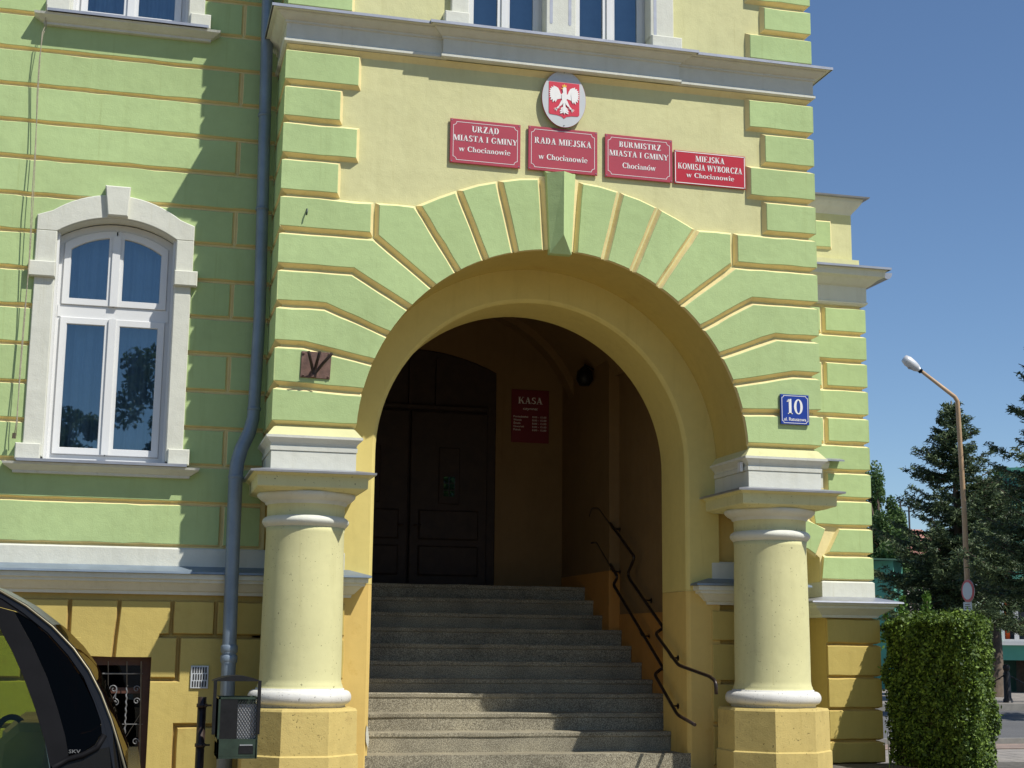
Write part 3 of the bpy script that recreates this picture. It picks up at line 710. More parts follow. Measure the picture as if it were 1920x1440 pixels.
# --- windows of the left wing
def window(dz, full):
    w = MB(); yf = YW+.145                                    # outer frame
    o = lambda p, d: p
    fo = [(WL+.0, 2.600+dz)]+[(WR, 2.600+dz)]+[(p[0], p[1]) for p in reversed(seg_arch(WL, WR, WZ1+dz+.0, WAP+dz))]
    fi = [(WL+.050, 2.640+dz), (WR-.050, 2.640+dz)]+list(reversed(seg_arch(WL+.050, WR-.050, WZ1+dz-.035, WAP+dz-.05)))
    vs = [(x, yf, z) for x, z in fo]+[(x, yf, z) for x, z in fi]+[(x, yf+.07, z) for x, z in fo]+[(x, yf+.07, z) for x, z in fi]
    n = len(fo); w.add(vs, [(i, (i+1) % n, n+(i+1) % n, n+i) for i in range(n)]+[(n+i, n+(i+1) % n, 3*n+(i+1) % n, 3*n+i) for i in range(n)], 'pvc')
    zt0, zt1 = 3.665+dz, 3.755+dz; cxw = (WL+WR)/2-.003
    w.box(WL+.03, WR-.03, yf-.006, yf+.06, zt0, zt1, 'pvc')
    w.box(WL-.02, WL+.02, yc, yf+.05, 2.55+dz, 4.30+dz, 'pvc'); w.box(WR-.02, WR+.02, yc, yf+.05, 2.55+dz, 4.30+dz, 'pvc')
    win = w.build('window', hall)
    xa0, xa1, xb0, xb1 = WL+.052, cxw-.004, cxw+.004, WR-.052
    for (a, b_, lo, hi, arch) in ((xa0, xa1, 2.642+dz, zt0-.002, 0), (xb0, xb1, 2.642+dz, zt0-.002, 0), (xa0, xa1, zt1+.002, None, 1), (xb0, xb1, zt1+.002, None, 1)):
        t = .052; s = MB(); ys = yf-.018
        if not arch:
            so_, si = rect(a, b_, lo, hi), rect(a+t, b_-t, lo+t, hi-t)
        else:
            full_o = seg_arch(WL+.052, WR-.052, WZ1+dz-.037, WAP+dz-.052, 40); full_i = seg_arch(WL+.10, WR-.10, WZ1+dz-.085, WAP+dz-.108, 40)
            def cut(curve, a, b_, m=9):
                X = [p[0] for p in curve]; Z = [p[1] for p in curve]
                return [(a+(b_-a)*i/m, float(np.interp(a+(b_-a)*i/m, X, Z))) for i in range(m+1)]
            so_ = [(a, lo), (b_, lo)]+cut(full_o, a, b_)[::-1]; si = [(a+t, lo+t), (b_-t, lo+t)]+cut(full_i, a+t, b_-t)[::-1]
        n = len(so_)
        vs = [(x, ys+.004, z) for x, z in so_]+[(x, ys, z) for x, z in offset(so_, [.004]*n)]+[(x, ys, z) for x, z in offset(si, [-.004]*n)]+[(x, ys+.012, z) for x, z in si]+[(x, ys+.05, z) for x, z in si]
        s.add(vs, [(L*n+i, L*n+(i+1) % n, (L+1)*n+(i+1) % n, (L+1)*n+i) for L in range(4) for i in range(n)], 'pvc')
        s.add([(x, ys+.05, z) for x, z in so_]+[(x, ys+.004, z) for x, z in so_], [(i, (i+1) % n, n+(i+1) % n, n+i) for i in range(n)], 'pvc')
        s.build('sash', win)
        MB().add([(x, ys+.022, z) for x, z in si], [list(range(n))], 'glass').build('pane', win)
    MB().box(cxw-.028, cxw+.028, yf-.034, yf-.017, 3.758+dz, 4.30+dz, 'pvc').build('mullion', win)
    MB().box(cxw-.026, cxw+.026, yf-.034, yf-.017, 2.646+dz, zt0-.004, 'pvc').build('mullion', win)
    # curtain with folds, room behind
    c = MB(); nf = 90; xs_ = np.linspace(WL, WR, nf); ph = 0; rows_ = []
    yy = [yf+.13+.026*math.sin(i*.62)+.014*math.sin(i*1.37+1) for i in range(nf)]
    vs = [(x, y, z) for z in (2.55+dz, 4.5+dz) for x, y in zip(xs_, yy)]
    c.add(vs, [(i, i+1, nf+i+1, nf+i) for i in range(nf-1)], 'curtain', True); c.build('curtain', win)
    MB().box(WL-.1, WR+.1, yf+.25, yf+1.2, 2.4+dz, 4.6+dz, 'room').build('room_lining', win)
    # white moulded surround
    outL, outR = -1.697, -.578
    def surround(): 
        s = MB(); y0 = YW-.022; y1 = YW+.05
        for a, b_, q in ((outL, WL, 1), (WR, outR, -1)):
            s.prism(rect(a, b_, 2.60+dz, 3.925+dz), y0, y1, 'white', bevel=.006)
            s.prism(rect(a-.006 if q > 0 else a, b_ if q > 0 else b_+.006, 4.02+dz, 4.27+dz), y0, y1, 'white', bevel=.006)
        inner = seg_arch(WL, WR, 4.268+dz, WAP+dz+.008, 20)
        outer = [(outL-.006, 4.385+dz)]+[(p[0], p[1]) for p in seg_arch(outL+.10, outR-.10, 4.425+dz, 4.578+dz, 18)]+[(outR+.006, 4.385+dz)]
        P = [(outL-.006, 4.268+dz)]+inner+[(outR+.006, 4.268+dz)]+outer[::-1]
        s.prism(P, y0, y1, 'white', bevel=.006)
        # reveals, with a moulded inner rib
        for x, q in ((WL, 1), (WR, -1)):
            s.box(min(x, x+q*.002), max(x, x+q*.002), y0+.008, yf, 2.60+dz, 4.27+dz, 'white')
        k = len(inner); s.add([(x, y0+.006, z-.002) for x, z in inner]+[(x, yf, z-.002) for x, z in inner], [(i, i+1, k+i+1, k+i) for i in range(k-1)], 'white')
        s.build('surround', win)
        for a, b_ in ((outL-.042, WL+.006), (WR-.006, outR+.042)):
            MB().prism(rect(a, b_, 3.915+dz, 4.030+dz), YW-.058, y1, 'white', bevel=.007).build('band_block', win)
            MB().prism(rect(a-.005 if a < -1.2 else a+.02, b_-.02 if a < -1.2 else b_+.005, 2.575+dz, 2.690+dz), YW-.060, y1, 'white', bevel=.007).build('foot_block', win)
        MB().prism([(-1.208, 4.408+dz), (-1.061, 4.408+dz), (-1.052, 4.636+dz), (-1.236, 4.636+dz)], YW-.066, y1, 'white', bevel=.008).build('keystone', win)
    surround()
    sl_ = MB(); pth = [(outL-.02, yc), (outL-.02, YW), (outR+.02, YW), (outR+.02, yc)]
    sl_.molding(pth, [(-.04, 2.478+dz), (.035, 2.480+dz), (.038, 2.498+dz), (.052, 2.504+dz), (.075, 2.52+dz), (.10, 2.535+dz), (.105, 2.552+dz), (-.04, 2.565+dz)], 'white')
    sl_.build('sill', win)
    MB().prism([(YW-.128, 2.553+dz), (YW-.128, 2.574+dz), (yf+.01, 2.600+dz), (yf+.01, 2.585+dz), (YW-.120, 2.560+dz)], outL-.03, outR+.03, 'zinc', axis='x').build('sill_flashing', win)
for dz in WIN: window(dz, True)

# --- twin window over the portico cornice
yf = .125
tw = MB()
for a, b_ in ((1.356, 1.975), (2.21, 2.83)):
    for x0, x1, z0, z1 in ((a, a+.028, 5.94, 8.1), (b_-.028, b_, 5.94, 8.1), (a+.028, b_-.028, 5.94, 5.962), (a+.028, b_-.028, 8.05, 8.1)): tw.box(x0, x1, yf, yf+.08, z0, z1, 'pvc')
tw = tw.build('window', hall)
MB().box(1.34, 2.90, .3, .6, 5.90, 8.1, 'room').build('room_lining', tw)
MB().box(1.365, 2.82, .262, .268, 5.93, 8.1, 'curtain').build('curtain', tw)
for a, b_ in ((1.356, 1.975), (2.21, 2.83)):
    c = (a+b_)/2
    for x0, x1 in ((a+.026, c-.003), (c+.003, b_-.026)):
        s = MB(); so_ = rect(x0, x1, 5.963, 8.05); si = offset(so_, [.034, .045, .05, .045]); n = 4
        s.add([(x, yf-.012, z) for x, z in so_]+[(x, yf-.016, z) for x, z in si]+[(x, yf+.03, z) for x, z in si], [(L*n+i, L*n+(i+1) % n, (L+1)*n+(i+1) % n, (L+1)*n+i) for L in (0, 1) for i in range(n)], 'pvc')
        s.add([(x, yf-.012, z) for x, z in so_]+[(x, yf+.05, z) for x, z in so_], [(i, (i+1) % 4, 4+(i+1) % 4, 4+i) for i in range(4)], 'pvc'); s.build('sash', tw)
        MB().add([(x, yf+.006, z) for x, z in si], [(0, 1, 2, 3)], 'glass').build('pane', tw)
    MB().box(c-.018, c+.018, yf-.028, yf-.013, 5.966, 8.05, 'pvc').build('mullion', tw)
for x0, x1, xb0, xb1 in ((1.228, 1.362, 1.173, 1.362), (1.975, 2.215, 1.975, 2.215), (2.825, 3.020, 2.825, 3.077)):
    s = MB()
    w0, w1 = (x0, x1)
    s.prism(rect(w0, w1, 6.02 if xb0 != x0 or xb1 != x1 else 5.93, 8.1), -.012, .2, 'white', bevel=.006)
    for q in ((w0+.035, w0+.05), (w1-.05, w1-.035)): pass
    s.build('surround', tw)
    if xb0 != x0 or xb1 != x1: MB().prism(rect(xb0, xb1, 5.93, 6.028), -.05, .2, 'white', bevel=.007).build('foot_block', tw)
# grey strips laid on the pilasters, coloured like the shade in inset flutes
for x in (2.015, 2.165, 2.865):
    MB().prism([(x-.012, 6.045), (x-.006, 6.036), (x+.006, 6.036), (x+.012, 6.045), (x+.012, 8.0), (x-.012, 8.0)], -.0135, .0, 'zinc').build('flute_shade', tw)

# --- body of the building (roof, flank and back so the sun only enters where it does)
mb = MB(); mb.box(-9, -8.9, .75, 9, 0, 9.4, 'cream'); mb.box(4.16, 4.26, .75, 2.69, 0, 9.4, 'cream'); mb.box(-9, 4.26, 8.9, 9, 0, 9.4, 'cream'); mb.box(4.16, 4.26, 2.69, 9, 5.2, 9.4, 'cream')
mb.build('rear_walls', hall)
mb = MB(); mb.box(-9.2, 4.4, .3, 9.2, 9.4, 9.5, 'zinc'); mb.box(-.25, PWX+.25, -.25, .4, 9.4, 9.5, 'zinc'); mb.build('roof', hall)

# --- stair hall behind the opening
HL, HR, HR2, HY = .78, 3.50, 3.40, 4.35
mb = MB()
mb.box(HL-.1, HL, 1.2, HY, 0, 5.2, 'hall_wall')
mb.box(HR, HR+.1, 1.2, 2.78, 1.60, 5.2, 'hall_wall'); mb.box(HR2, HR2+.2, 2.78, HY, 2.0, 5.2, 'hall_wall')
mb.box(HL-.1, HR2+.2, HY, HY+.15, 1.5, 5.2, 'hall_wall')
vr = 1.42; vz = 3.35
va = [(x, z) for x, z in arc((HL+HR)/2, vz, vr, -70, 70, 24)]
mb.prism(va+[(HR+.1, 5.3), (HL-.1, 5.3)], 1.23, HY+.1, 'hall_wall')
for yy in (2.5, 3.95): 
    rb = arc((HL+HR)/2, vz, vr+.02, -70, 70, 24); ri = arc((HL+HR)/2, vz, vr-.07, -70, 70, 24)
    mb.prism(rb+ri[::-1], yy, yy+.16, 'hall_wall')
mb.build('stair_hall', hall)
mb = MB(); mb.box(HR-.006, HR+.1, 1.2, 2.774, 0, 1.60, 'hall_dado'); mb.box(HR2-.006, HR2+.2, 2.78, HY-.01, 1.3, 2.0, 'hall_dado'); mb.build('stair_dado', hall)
# entrance door at the back of the landing
DY = HY-.02
dx1 = at(928, 900, HY)[0]; dcx = at(765, 900, HY)[0]; dx0 = 2*dcx-dx1; LZ = 1.868
dza = at(790, 655, HY)[2]; dzs = at(928, 700, HY)[2]
dp = [(dx0, LZ), (dx1, LZ)]+seg_arch(dx0, dx1, dzs, dza, 16)[::-1]
MB().prism(dp, DY, HY+.05, 'door_wood', bevel=.01).build('door_frame', hall)
for s in (-1, 1):
    xo = dcx+s*.01; xe = dx1-.10 if s > 0 else dx0+.10; a, b_ = min(xo, xe), max(xo, xe)
    leaf = MB(); lp = [(a, LZ+.02), (b_, LZ+.02), (b_, dzs-.45), (a, dzs-.45)]
    leaf.prism(lp, DY-.05, DY, 'door_wood', bevel=.008); d = leaf.build('door_leaf', hall)
    for z0, z1 in ((LZ+.12, LZ+.42), (LZ+.48, LZ+.78)): MB().prism(rect(a+.09, b_-.09, z0, z1), DY-.075, DY-.05, 'door_wood', bevel=.015).build('panel', d)
    cxp = (a+b_)/2; w = .062
    MB().prism(rect(cxp-.11, cxp+.11, LZ+.84, LZ+1.42), DY-.066, DY-.05, 'door_wood', bevel=.01).build('panel', d)
    for i in range(2):
        for j in range(3): MB().box(cxp-w+i*.062+.005, cxp-w+(i+1)*.062-.005, DY-.069, DY-.0665, LZ+.92+j*.07, LZ+.98+j*.07, 'glass').build('pane', d)
    MB().tube([(dcx+s*.06, DY-.06, LZ+.62), (dcx+s*.06, DY-.10, LZ+.62), (dcx+s*.12, DY-.10, LZ+.62)], .008, 'iron_brown').build('handle', d)
mb = MB(); mb.prism(rect(dx0+.1, dx1-.1, dzs-.43, dzs-.38), DY-.07, DY, 'door_wood', bevel=.01)
for q in (-.28, 0, .28): mb.box(dcx+q-.02, dcx+q+.02, DY-.045, DY-.001, dzs-.38, dza-.1, 'door_wood')
mb.build('transom', hall)

# ================================================================== STAIRS
st = thing('staircase', 'worn grey terrazzo steps rising through the arch to the dark entrance door', 'stairs', (2.1, 0, 0))
py_ = [1415, 1373, 1337, 1300, 1273, 1240, 1208, 1178, 1150, 1122, 1097]
Y0, T = .775, .275
steps = [(Y0-T*3, .095), (Y0-2*T, .225), (Y0-T, .355)]+[(Y0+T*i, float(at(900, p, Y0+T*i)[2])) for i, p in enumerate(py_)]
for i, (y, z) in enumerate(steps):
    last = i == len(steps)-1
    zb = steps[i-1][1] if i else 0
    ye = HY if last else steps[i+1][0]+.03
    if y < YW-.12: xa, xb = .70, 3.42
    elif y < 1.2: xa, xb = .855, 3.345
    else: xa, xb = HL+.005, HR-.01
    P = [(y+.008, zb-.02), (y+.008, z-.040), (y+.002, z-.036), (y-.001, z-.030), (y-.001, z-.006), (y+.005, z), (ye, z-.002), (ye, zb-.02)]
    mb = MB(); n = len(P); nx = 14; rings = []
    for q in range(nx+1):
        x = xa+(xb-xa)*q/nx; j = 0 if q in (0, nx) else random.gauss(0, .0016)
        rings.append([(x, a+(j if 2 <= k <= 5 else 0), b_+(j if 3 <= k <= 5 else 0)) for k, (a, b_) in enumerate(P)])
    mb.loft(rings, 'terrazzo'); mb.build('step', st)
    if last: pass
# solid fill under the stairs at the piers
mb = MB(); mb.box(.68, 3.52, .68, .70, 0, .5, 'terrazzo'); mb.build('stair_core', st)

# ================================================================== HANDRAILS
def rail(pts, x, brackets, label, cat='handrail', ends=()):
    o = thing('handrail', label, cat, (x, float(pts[1][-2]), float(pts[1][-1])), 'handrails on the right wall of the stairs')
    P = []
    raw = [Vector((p[0], p[1], p[2]) if len(p) == 3 else (x, p[0], p[1])) for p in pts]
    for i, p in enumerate(raw):                      # round the bends
        if 0 < i < len(raw)-1:
            a = p+(raw[i-1]-p).normalized()*min(.045, (raw[i-1]-p).length*.4); b_ = p+(raw[i+1]-p).normalized()*min(.045, (raw[i+1]-p).length*.4)
            for t in (0, .25, .5, .75, 1): P.append((a*(1-t)**2+p*2*t*(1-t)+b_*t*t))
        else: P.append(p)
    MB().tube(P, .0135, 'iron_brown', 10).build('tube', o)
    for (y, z, xw) in brackets:
        MB().tube([(x, y, z-.012), (x+.02, y, z-.045), (xw, y, z-.05)], .008, 'iron_brown', 6).lathe(y, z-.05, [(.022, xw-.006), (.022, xw)], 'iron_brown', 12, axis='x').build('bracket', o)
    return o
def atx(px, py, x):
    lo, hi = -3, 9
    for _ in range(50):
        m_ = (lo+hi)/2
        if at(px, py, m_)[0] < x: lo = m_
        else: hi = m_
    return (x, float(m_), float(at(px, py, m_)[2]))
def brk(px, py, x, xw): p = atx(px, py, x); return (p[1], p[2], xw)
RX = 3.41
rail([atx(*q, RX) for q in ((1107, 968), (1111, 953), (1124, 953), (1190, 1045), (1177, 1075), (1180, 1085), (1239, 1170), (1252, 1192))], RX, [brk(1145, 982, RX, HR), brk(1203, 1115, RX, HR)], 'upper black handrail along the shaded wall high up the stairs')
rail([atx(*q, RX) for q in ((1110, 1018), (1120, 1017), (1158, 1082), (1150, 1096), (1239, 1245), (1250, 1265))], RX, [brk(1145, 1062, RX, HR), brk(1200, 1182, RX, HR)], 'second black handrail below the upper one beside the shaded steps')
rail([(3.36, 1.30, 1.45)]+[atx(*q, 3.27) for q in ((1229, 1188), (1272, 1247), (1330, 1268), (1342, 1277), (1343, 1302))], 3.27, [brk(1254, 1222, 3.27, 3.349)], 'dark handrail with hooked end reaching out past the arch jamb')
rail([(3.36, 1.30, 1.13)]+[atx(*q, 3.27) for q in ((1227, 1264), (1270, 1340), (1303, 1359))], 3.27, [brk(1254, 1312, 3.27, 3.349)], 'lowest short dark handrail fixed to the arch jamb near the bottom steps')

# ================================================================== SIGN BOARDS AND EMBLEM
def board(x0, x1, z0, z1, lines, label, mat='sign_red', white_border=False, y=.022, skew=0.0):
    o = thing('sign_board', label, 'sign', ((x0+x1)/2, y, (z0+z1)/2), 'sign boards above the arch')
    mb = MB(); mb.prism(rect(x0, x1, z0, z1), y, y+.012, mat, bevel=.002); mb.build('board', o)
    bd = MB(); t = .0035; yb = y-.0012
    if white_border:
        e = .006
        for a, b_, c, d in ((x0+e, x1-e, z0+e, z0+e+.006), (x0+e, x1-e, z1-e-.006, z1-e), (x0+e, x0+e+.006, z0+e+.006, z1-e-.006), (x1-e-.006, x1-e, z0+e+.006, z1-e-.006)):
            bd.add([(a, yb, c), (b_, yb, c), (b_, yb, d), (a, yb, d)], [(0, 1, 2, 3)], 'sign_white')
    else:
        e = .022; k = .026; pts = []
        for cx_, cz_, a0 in ((x0+e, z0+e, 90), (x1-e, z0+e, 180), (x1-e, z1-e, 270), (x0+e, z1-e, 0)):
            for i in range(6): pts.append((cx_+k*math.cos(R(a0-90*i/5)), cz_+k*math.sin(R(a0-90*i/5))))
        inn = offset(pts, [t]*len(pts)); n = len(pts)
        bd.add([(a, yb, b_) for a, b_ in pts]+[(a, yb, b_) for a, b_ in inn], [(i, (i+1) % n, n+(i+1) % n, n+i) for i in range(n)], 'sign_white')
    bd.build('border', o)
    for (s, zc, cap, w, dx) in lines:
        write(MB(), s, (x0+x1)/2+dx, zc, cap, w, y-.0015, 'sign_white').build('lettering', o)
    for sx in (x0+.012, x1-.012):
        for sz in (z0+.012, z1-.012): MB().lathe(sx, sz, [(.004, y-.003), (.004, y)], 'zinc_dark', 8, axis='y').build('screw', o)
    return o
board(1.243, 1.788, 4.858, 5.203, [('URZĄD', 5.108, .050, .215, 0), ('MIASTA I GMINY', 5.032, .048, .500, .0), ('w Chocianowie', 4.950, .042, .400, -.005)], 'dark red board lettered Urząd Miasta i Gminy, leftmost in the row')
board(1.850, 2.400, 4.858, 5.206, [('RADA MIEJSKA', 5.070, .052, .455, 0), ('w Chocianowie', 4.948, .045, .390, 0)], 'dark red board lettered Rada Miejska directly under the eagle emblem')
board(2.462, 3.012, 4.857, 5.202, [('BURMISTRZ', 5.105, .048, .345, .01), ('MIASTA I GMINY', 5.030, .048, .485, 0), ('Chocianów', 4.938, .045, .275, .0)], 'dark red board lettered Burmistrz Miasta i Gminy, third in the row')
board(3.029, 3.626, 4.858, 5.129, [('MIEJSKA', 5.047, .050, .245, .0), ('KOMISJA WYBORCZA', 4.978, .050, .540, 0), ('w Chocianowie', 4.915, .040, .400, 0)], 'brighter red white-edged board lettered Miejska Komisja Wyborcza, set lower at the right', 'sign_red2', True, y=.026)

em = thing('emblem', 'grey oval plaque with white crowned eagle on a red shield', 'emblem', (2.125, .02, 5.438))
ex, ez = 2.125, 5.438
ov = [(ex+.176*math.cos(R(a)), ez+.228*math.sin(R(a))) for a in range(0, 360, 6)]
MB().prism(ov, .002, .016, 'emblem_grey', bevel=.002, mside='sign_red').build('plaque', em)
yb = -.0005
s_ = MB(); shield = [(-.122, .132), (.122, .132), (.122, -.118), (.112, -.130), (.060, -.133), (.022, -.141), (0, -.158), (-.022, -.141), (-.060, -.133), (-.112, -.130), (-.122, -.118)]
s_.prism([(ex+a, ez+b_) for a, b_ in shield], yb, .004, 'emblem_red'); s_.build('shield', em)
eg = MB(); ye = yb-.0015
def fl_(P, m='sign_white', y=ye):
    P = [(ex+a, ez+b_) for a, b_ in P]
    if area2(P) < 0: P.reverse()
    eg.add([(a, y, b_) for a, b_ in P], [list(range(len(P)))], m)
for s in (-1, 1):
    # shoulder of the wing, then its feathers fanned from the shoulder
    fl_([(s*.014, .030), (s*.030, .042), (s*.036, .062), (s*.048, .084), (s*.070, .096), (s*.084, .085), (s*.090, .050), (s*.085, .015), (s*.060, -.010), (s*.030, .0), (s*.014, .005)])
    sh = (s*.062, .045)
    for i, (a, L) in enumerate(((68, .062), (48, .062), (30, .062), (12, .060), (-6, .060), (-22, .062), (-38, .072), (-54, .082), (-70, .088), (-84, .080))):
        a_ = R(a); dx, dz = s*math.cos(a_), math.sin(a_); nx, nz = -dz, dx; w = .0085
        bx, bz = sh
        fl_([(bx+nx*w, bz+nz*w), (bx+dx*L*.75+nx*w, bz+dz*L*.75+nz*w), (bx+dx*L, bz+dz*L), (bx+dx*L*.75-nx*w, bz+dz*L*.75-nz*w), (bx-nx*w, bz-nz*w)], y=ye-.00025*(i+1))
    fl_([(s*.004, -.018), (s*.022, -.012), (s*.042, -.055), (s*.030, -.062), (s*.014, -.045)], y=ye-.0035)           # thigh
    fl_([(s*.028, -.056), (s*.038, -.052), (s*.062, -.078), (s*.054, -.084)], y=ye-.0032)                            # shank
    for a in (-10, -42, -75, 170):
        a_ = R(a); dx, dz = s*math.cos(a_), math.sin(a_)
        fl_([(s*.058-dz*.005*s, -.080+.004), (s*.058+dx*.030, -.080+dz*.030), (s*.058+dz*.005*s, -.080-.004)], y=ye-.0030)
    for zz, L in ((-.070, .030), (-.088, .038), (-.104, .036)):
        fl_([(0, zz+.012), (s*L*.8, zz-.004), (s*L, zz-.016), (s*L*.7, zz-.016), (0, zz-.004)], y=ye-.0028)
fl_([(-.020, .036), (-.010, .052), (.000, .066), (.018, .064), (.020, .036), (.020, .0), (.014, -.035), (-.014, -.035), (-.020, 0)], y=ye-.0040)
fl_([(-.010, .050), (-.014, .074), (-.008, .092), (.006, .096), (.016, .088), (.018, .06)], y=ye-.0043)
fl_([(-.008, -.03), (.008, -.03), (.012, -.095), (0, -.128), (-.012, -.095)], y=ye-.0038)
fl_([(-.010, .088), (-.026, .083), (-.024, .079), (-.012, .078)], 'gold', ye-.0046)
fl_([(-.014, .094), (.014, .094), (.018, .112), (.008, .104), (.0, .120), (-.008, .104), (-.018, .112)], 'gold', ye-.0048)
eg.build('eagle', em)
for dz in (.213, -.213): MB().lathe(ex, ez+dz, [(.004, -.002), (.004, .002)], 'iron_black', 8, axis='y').build('screw', em)

# house number
hn = thing('house_number', 'blue enamel plate with number 10 and street name on the right pier', 'sign', (3.978, -.01, 3.114))
hx0, hx1, hz0, hz1 = 3.860, 4.097, 2.998, 3.231
MB().prism(rect(hx0, hx1, hz0, hz1), -.022, -.006, 'plate_blue', bevel=.003).build('plate', hn)
bd = MB(); pts = []
for cx_, cz_, a0 in ((hx0+.009, hz0+.009, 90), (hx1-.009, hz0+.009, 180), (hx1-.009, hz1-.009, 270), (hx0+.009, hz1-.009, 0)):
    for i in range(5): pts.append((cx_+.016*math.cos(R(a0-90*i/4)), cz_+.016*math.sin(R(a0-90*i/4))))
inn = offset(pts, [.004]*len(pts)); n = len(pts)
bd.add([(a, -.0225, b_) for a, b_ in pts]+[(a, -.0225, b_) for a, b_ in inn], [(i, (i+1) % n, n+(i+1) % n, n+i) for i in range(n)], 'sign_white'); bd.build('border', hn)
write(MB(), '10', 3.975, 3.078, .118, .150, -.0235, 'sign_white').build('number', hn)
sans(MB(), 'ul. Ratuszowa', 3.978, 3.026, .027, .185, -.0235, 'sign_white').build('lettering', hn)

# cash-desk board on the landing wall
ks = thing('notice_board', 'dark red notice headed Kasa on the shaded wall beside the door', 'sign', (at(993, 780, HY)[0], HY-.02, at(993, 780, HY)[2]))
kx0, kz1 = xz(959, 730, HY); kx1, kz0 = xz(1028, 832, HY); kcx = (kx0+kx1)/2; kw = kx1-kx0; kh = kz1-kz0
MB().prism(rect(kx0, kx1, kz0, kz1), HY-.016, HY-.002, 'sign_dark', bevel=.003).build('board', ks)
yk = HY-.0185
write(MB(), 'KASA', kcx, kz1-.265*kh, .125*kh, .66*kw, yk, 'sign_white').build('heading', ks)
sans(MB(), 'czynna:', kcx, kz1-.38*kh, .05*kh, .40*kw, yk, 'sign_white').build('lettering', ks)
for i, (d, w) in enumerate((('Poniedziałek', .40), ('Wtorek', .22), ('Środa', .19), ('Czwartek', .29), ('Piątek', .2))):
    z = kz1-kh*(.53+.062*i)
    sans(MB(), d, kx0+kw*(.05+w/2), z, .036*kh, w*kw, yk, 'sign_white').build('lettering', ks)
    sans(MB(), '8.00 - 15.00', kx0+kw*.74, z, .036*kh, .38*kw, yk, 'sign_white').build('lettering', ks)

# flag holder
fh = thing('flag_holder', 'rusty iron plate with three fanned flagpole sockets on the left pier', 'bracket', (.295, -.01, 3.25))
mb = MB(); mb.prism([(.192, 3.347), (.404, 3.347), (.397, 3.155), (.186, 3.158)], -.010, .0, 'rust', bevel=.002); mb.build('plate', fh)
for (xt, zt) in ((.226, 3.330), (.305, 3.336), (.392, 3.328)):
    MB().tube([(.280, -.016, 3.178), (xt*.5+.14, -.075, (zt+3.178)/2), (xt, -.135, zt-.01)], .0115, 'iron_brown', 8).build('socket', fh)
MB().prism([(.262, 3.160), (.298, 3.160), (.304, 3.205), (.256, 3.205)], -.030, -.01, 'rust', bevel=.002).build('socket_base', fh)
for x, z in ((.206, 3.172), (.384, 3.170), (.206, 3.332), (.386, 3.333)): MB().lathe(x, z, [(.009, -.010), (.008, -.017), (.004, -.019)], 'rust', 8, axis='y').build('bolt', fh)

# loose hook on a stone
hk = MB(); h0 = at(574, 400, -.005); hk.tube([(h0[0]+.006, .0, h0[2]+.035), (h0[0]+.004, -.03, h0[2]+.01), (h0[0], -.032, h0[2]-.02)], .006, 'bin_green', 6)
tag(hk.build('wall_hook'), 'small bent green hook sticking out of a stone beside the drainpipe', 'hook')
# small white sensor on the right impost
sb = MB(); p = at(1395, 871, .10); sb.box(3.552, 3.576, .06, .11, 2.63, 2.70, 'pvc'); tag(sb.build('junction_box'), 'tiny white plastic box on the flank of the right impost', 'box')

# ================================================================== DOWNPIPE
dp_ = thing('downpipe', 'blue-grey zinc drainpipe running down the corner beside the portico', 'pipe', (-.2, .55, 0))
PY = .545
MB().tube([(-.105, PY, 9.3), (-.108, PY, 6.2), (-.072, PY, 3.7), (-.085, PY, 3.02), (-.088, PY, 2.93), (-.11, PY, 2.83), (-.165, PY-.01, 2.70), (-.19, PY-.02, 2.60), (-.198, PY-.02, 2.50), (-.196, PY-.03, 1.9), (-.190, PY-.03, 1.22), (-.190, PY-.03, .1)],
          [.047, .047, .045, .045, .047, .049, .050, .051, .052, .050, .050, .058], 'zinc_dark', 20).build('pipe', dp_)
for z, x in ((5.27, -.098), (4.53, -.086), (3.0, -.083)): MB().lathe(x, PY, [(.047, z-.012), (.051, z-.010), (.051, z+.010), (.047, z+.012)], 'zinc_dark', 20).build('clip', dp_)
for z in (1.26, 1.19): MB().lathe(-.190, PY-.03, [(.052, z-.03), (.060, z-.02), (.060, z+.02), (.052, z+.03)], 'zinc_dark', 20).build('collar', dp_)
MB().lathe(-.197, PY-.02, [(.051, 2.475), (.056, 2.48), (.056, 2.50), (.051, 2.505)], 'zinc_dark', 20).build('collar', dp_)

# ================================================================== ROPE / CABLE ON THE WING
cb = thing('hanging_cable', 'thin twisted cable hanging down the wall left of the arched window', 'cable', (-1.8, .6, 2.7))
pts = [(88, 8), (84, 50), (79, 62), (75, 110), (71, 180), (67, 262), (60, 370), (55, 480), (47, 590), (38, 700), (31, 790), (27, 816)]
P1 = [tuple(at(a, b_, .60+.012*math.sin(i*1.7))) for i, (a, b_) in enumerate(pts)]
MB().tube(P1, .0038, 'cable', 6).build('strand', cb)
P2 = [(x+.010*math.sin(i*1.3), y+.02, z) for i, (x, y, z) in enumerate(P1)]
MB().tube(P2, .0028, 'cable', 6).build('strand', cb)
MB().tube([tuple(at(27, 812, .60)), tuple(at(26, 822, .60))], .014, 'cable', 8).build('knot', cb)

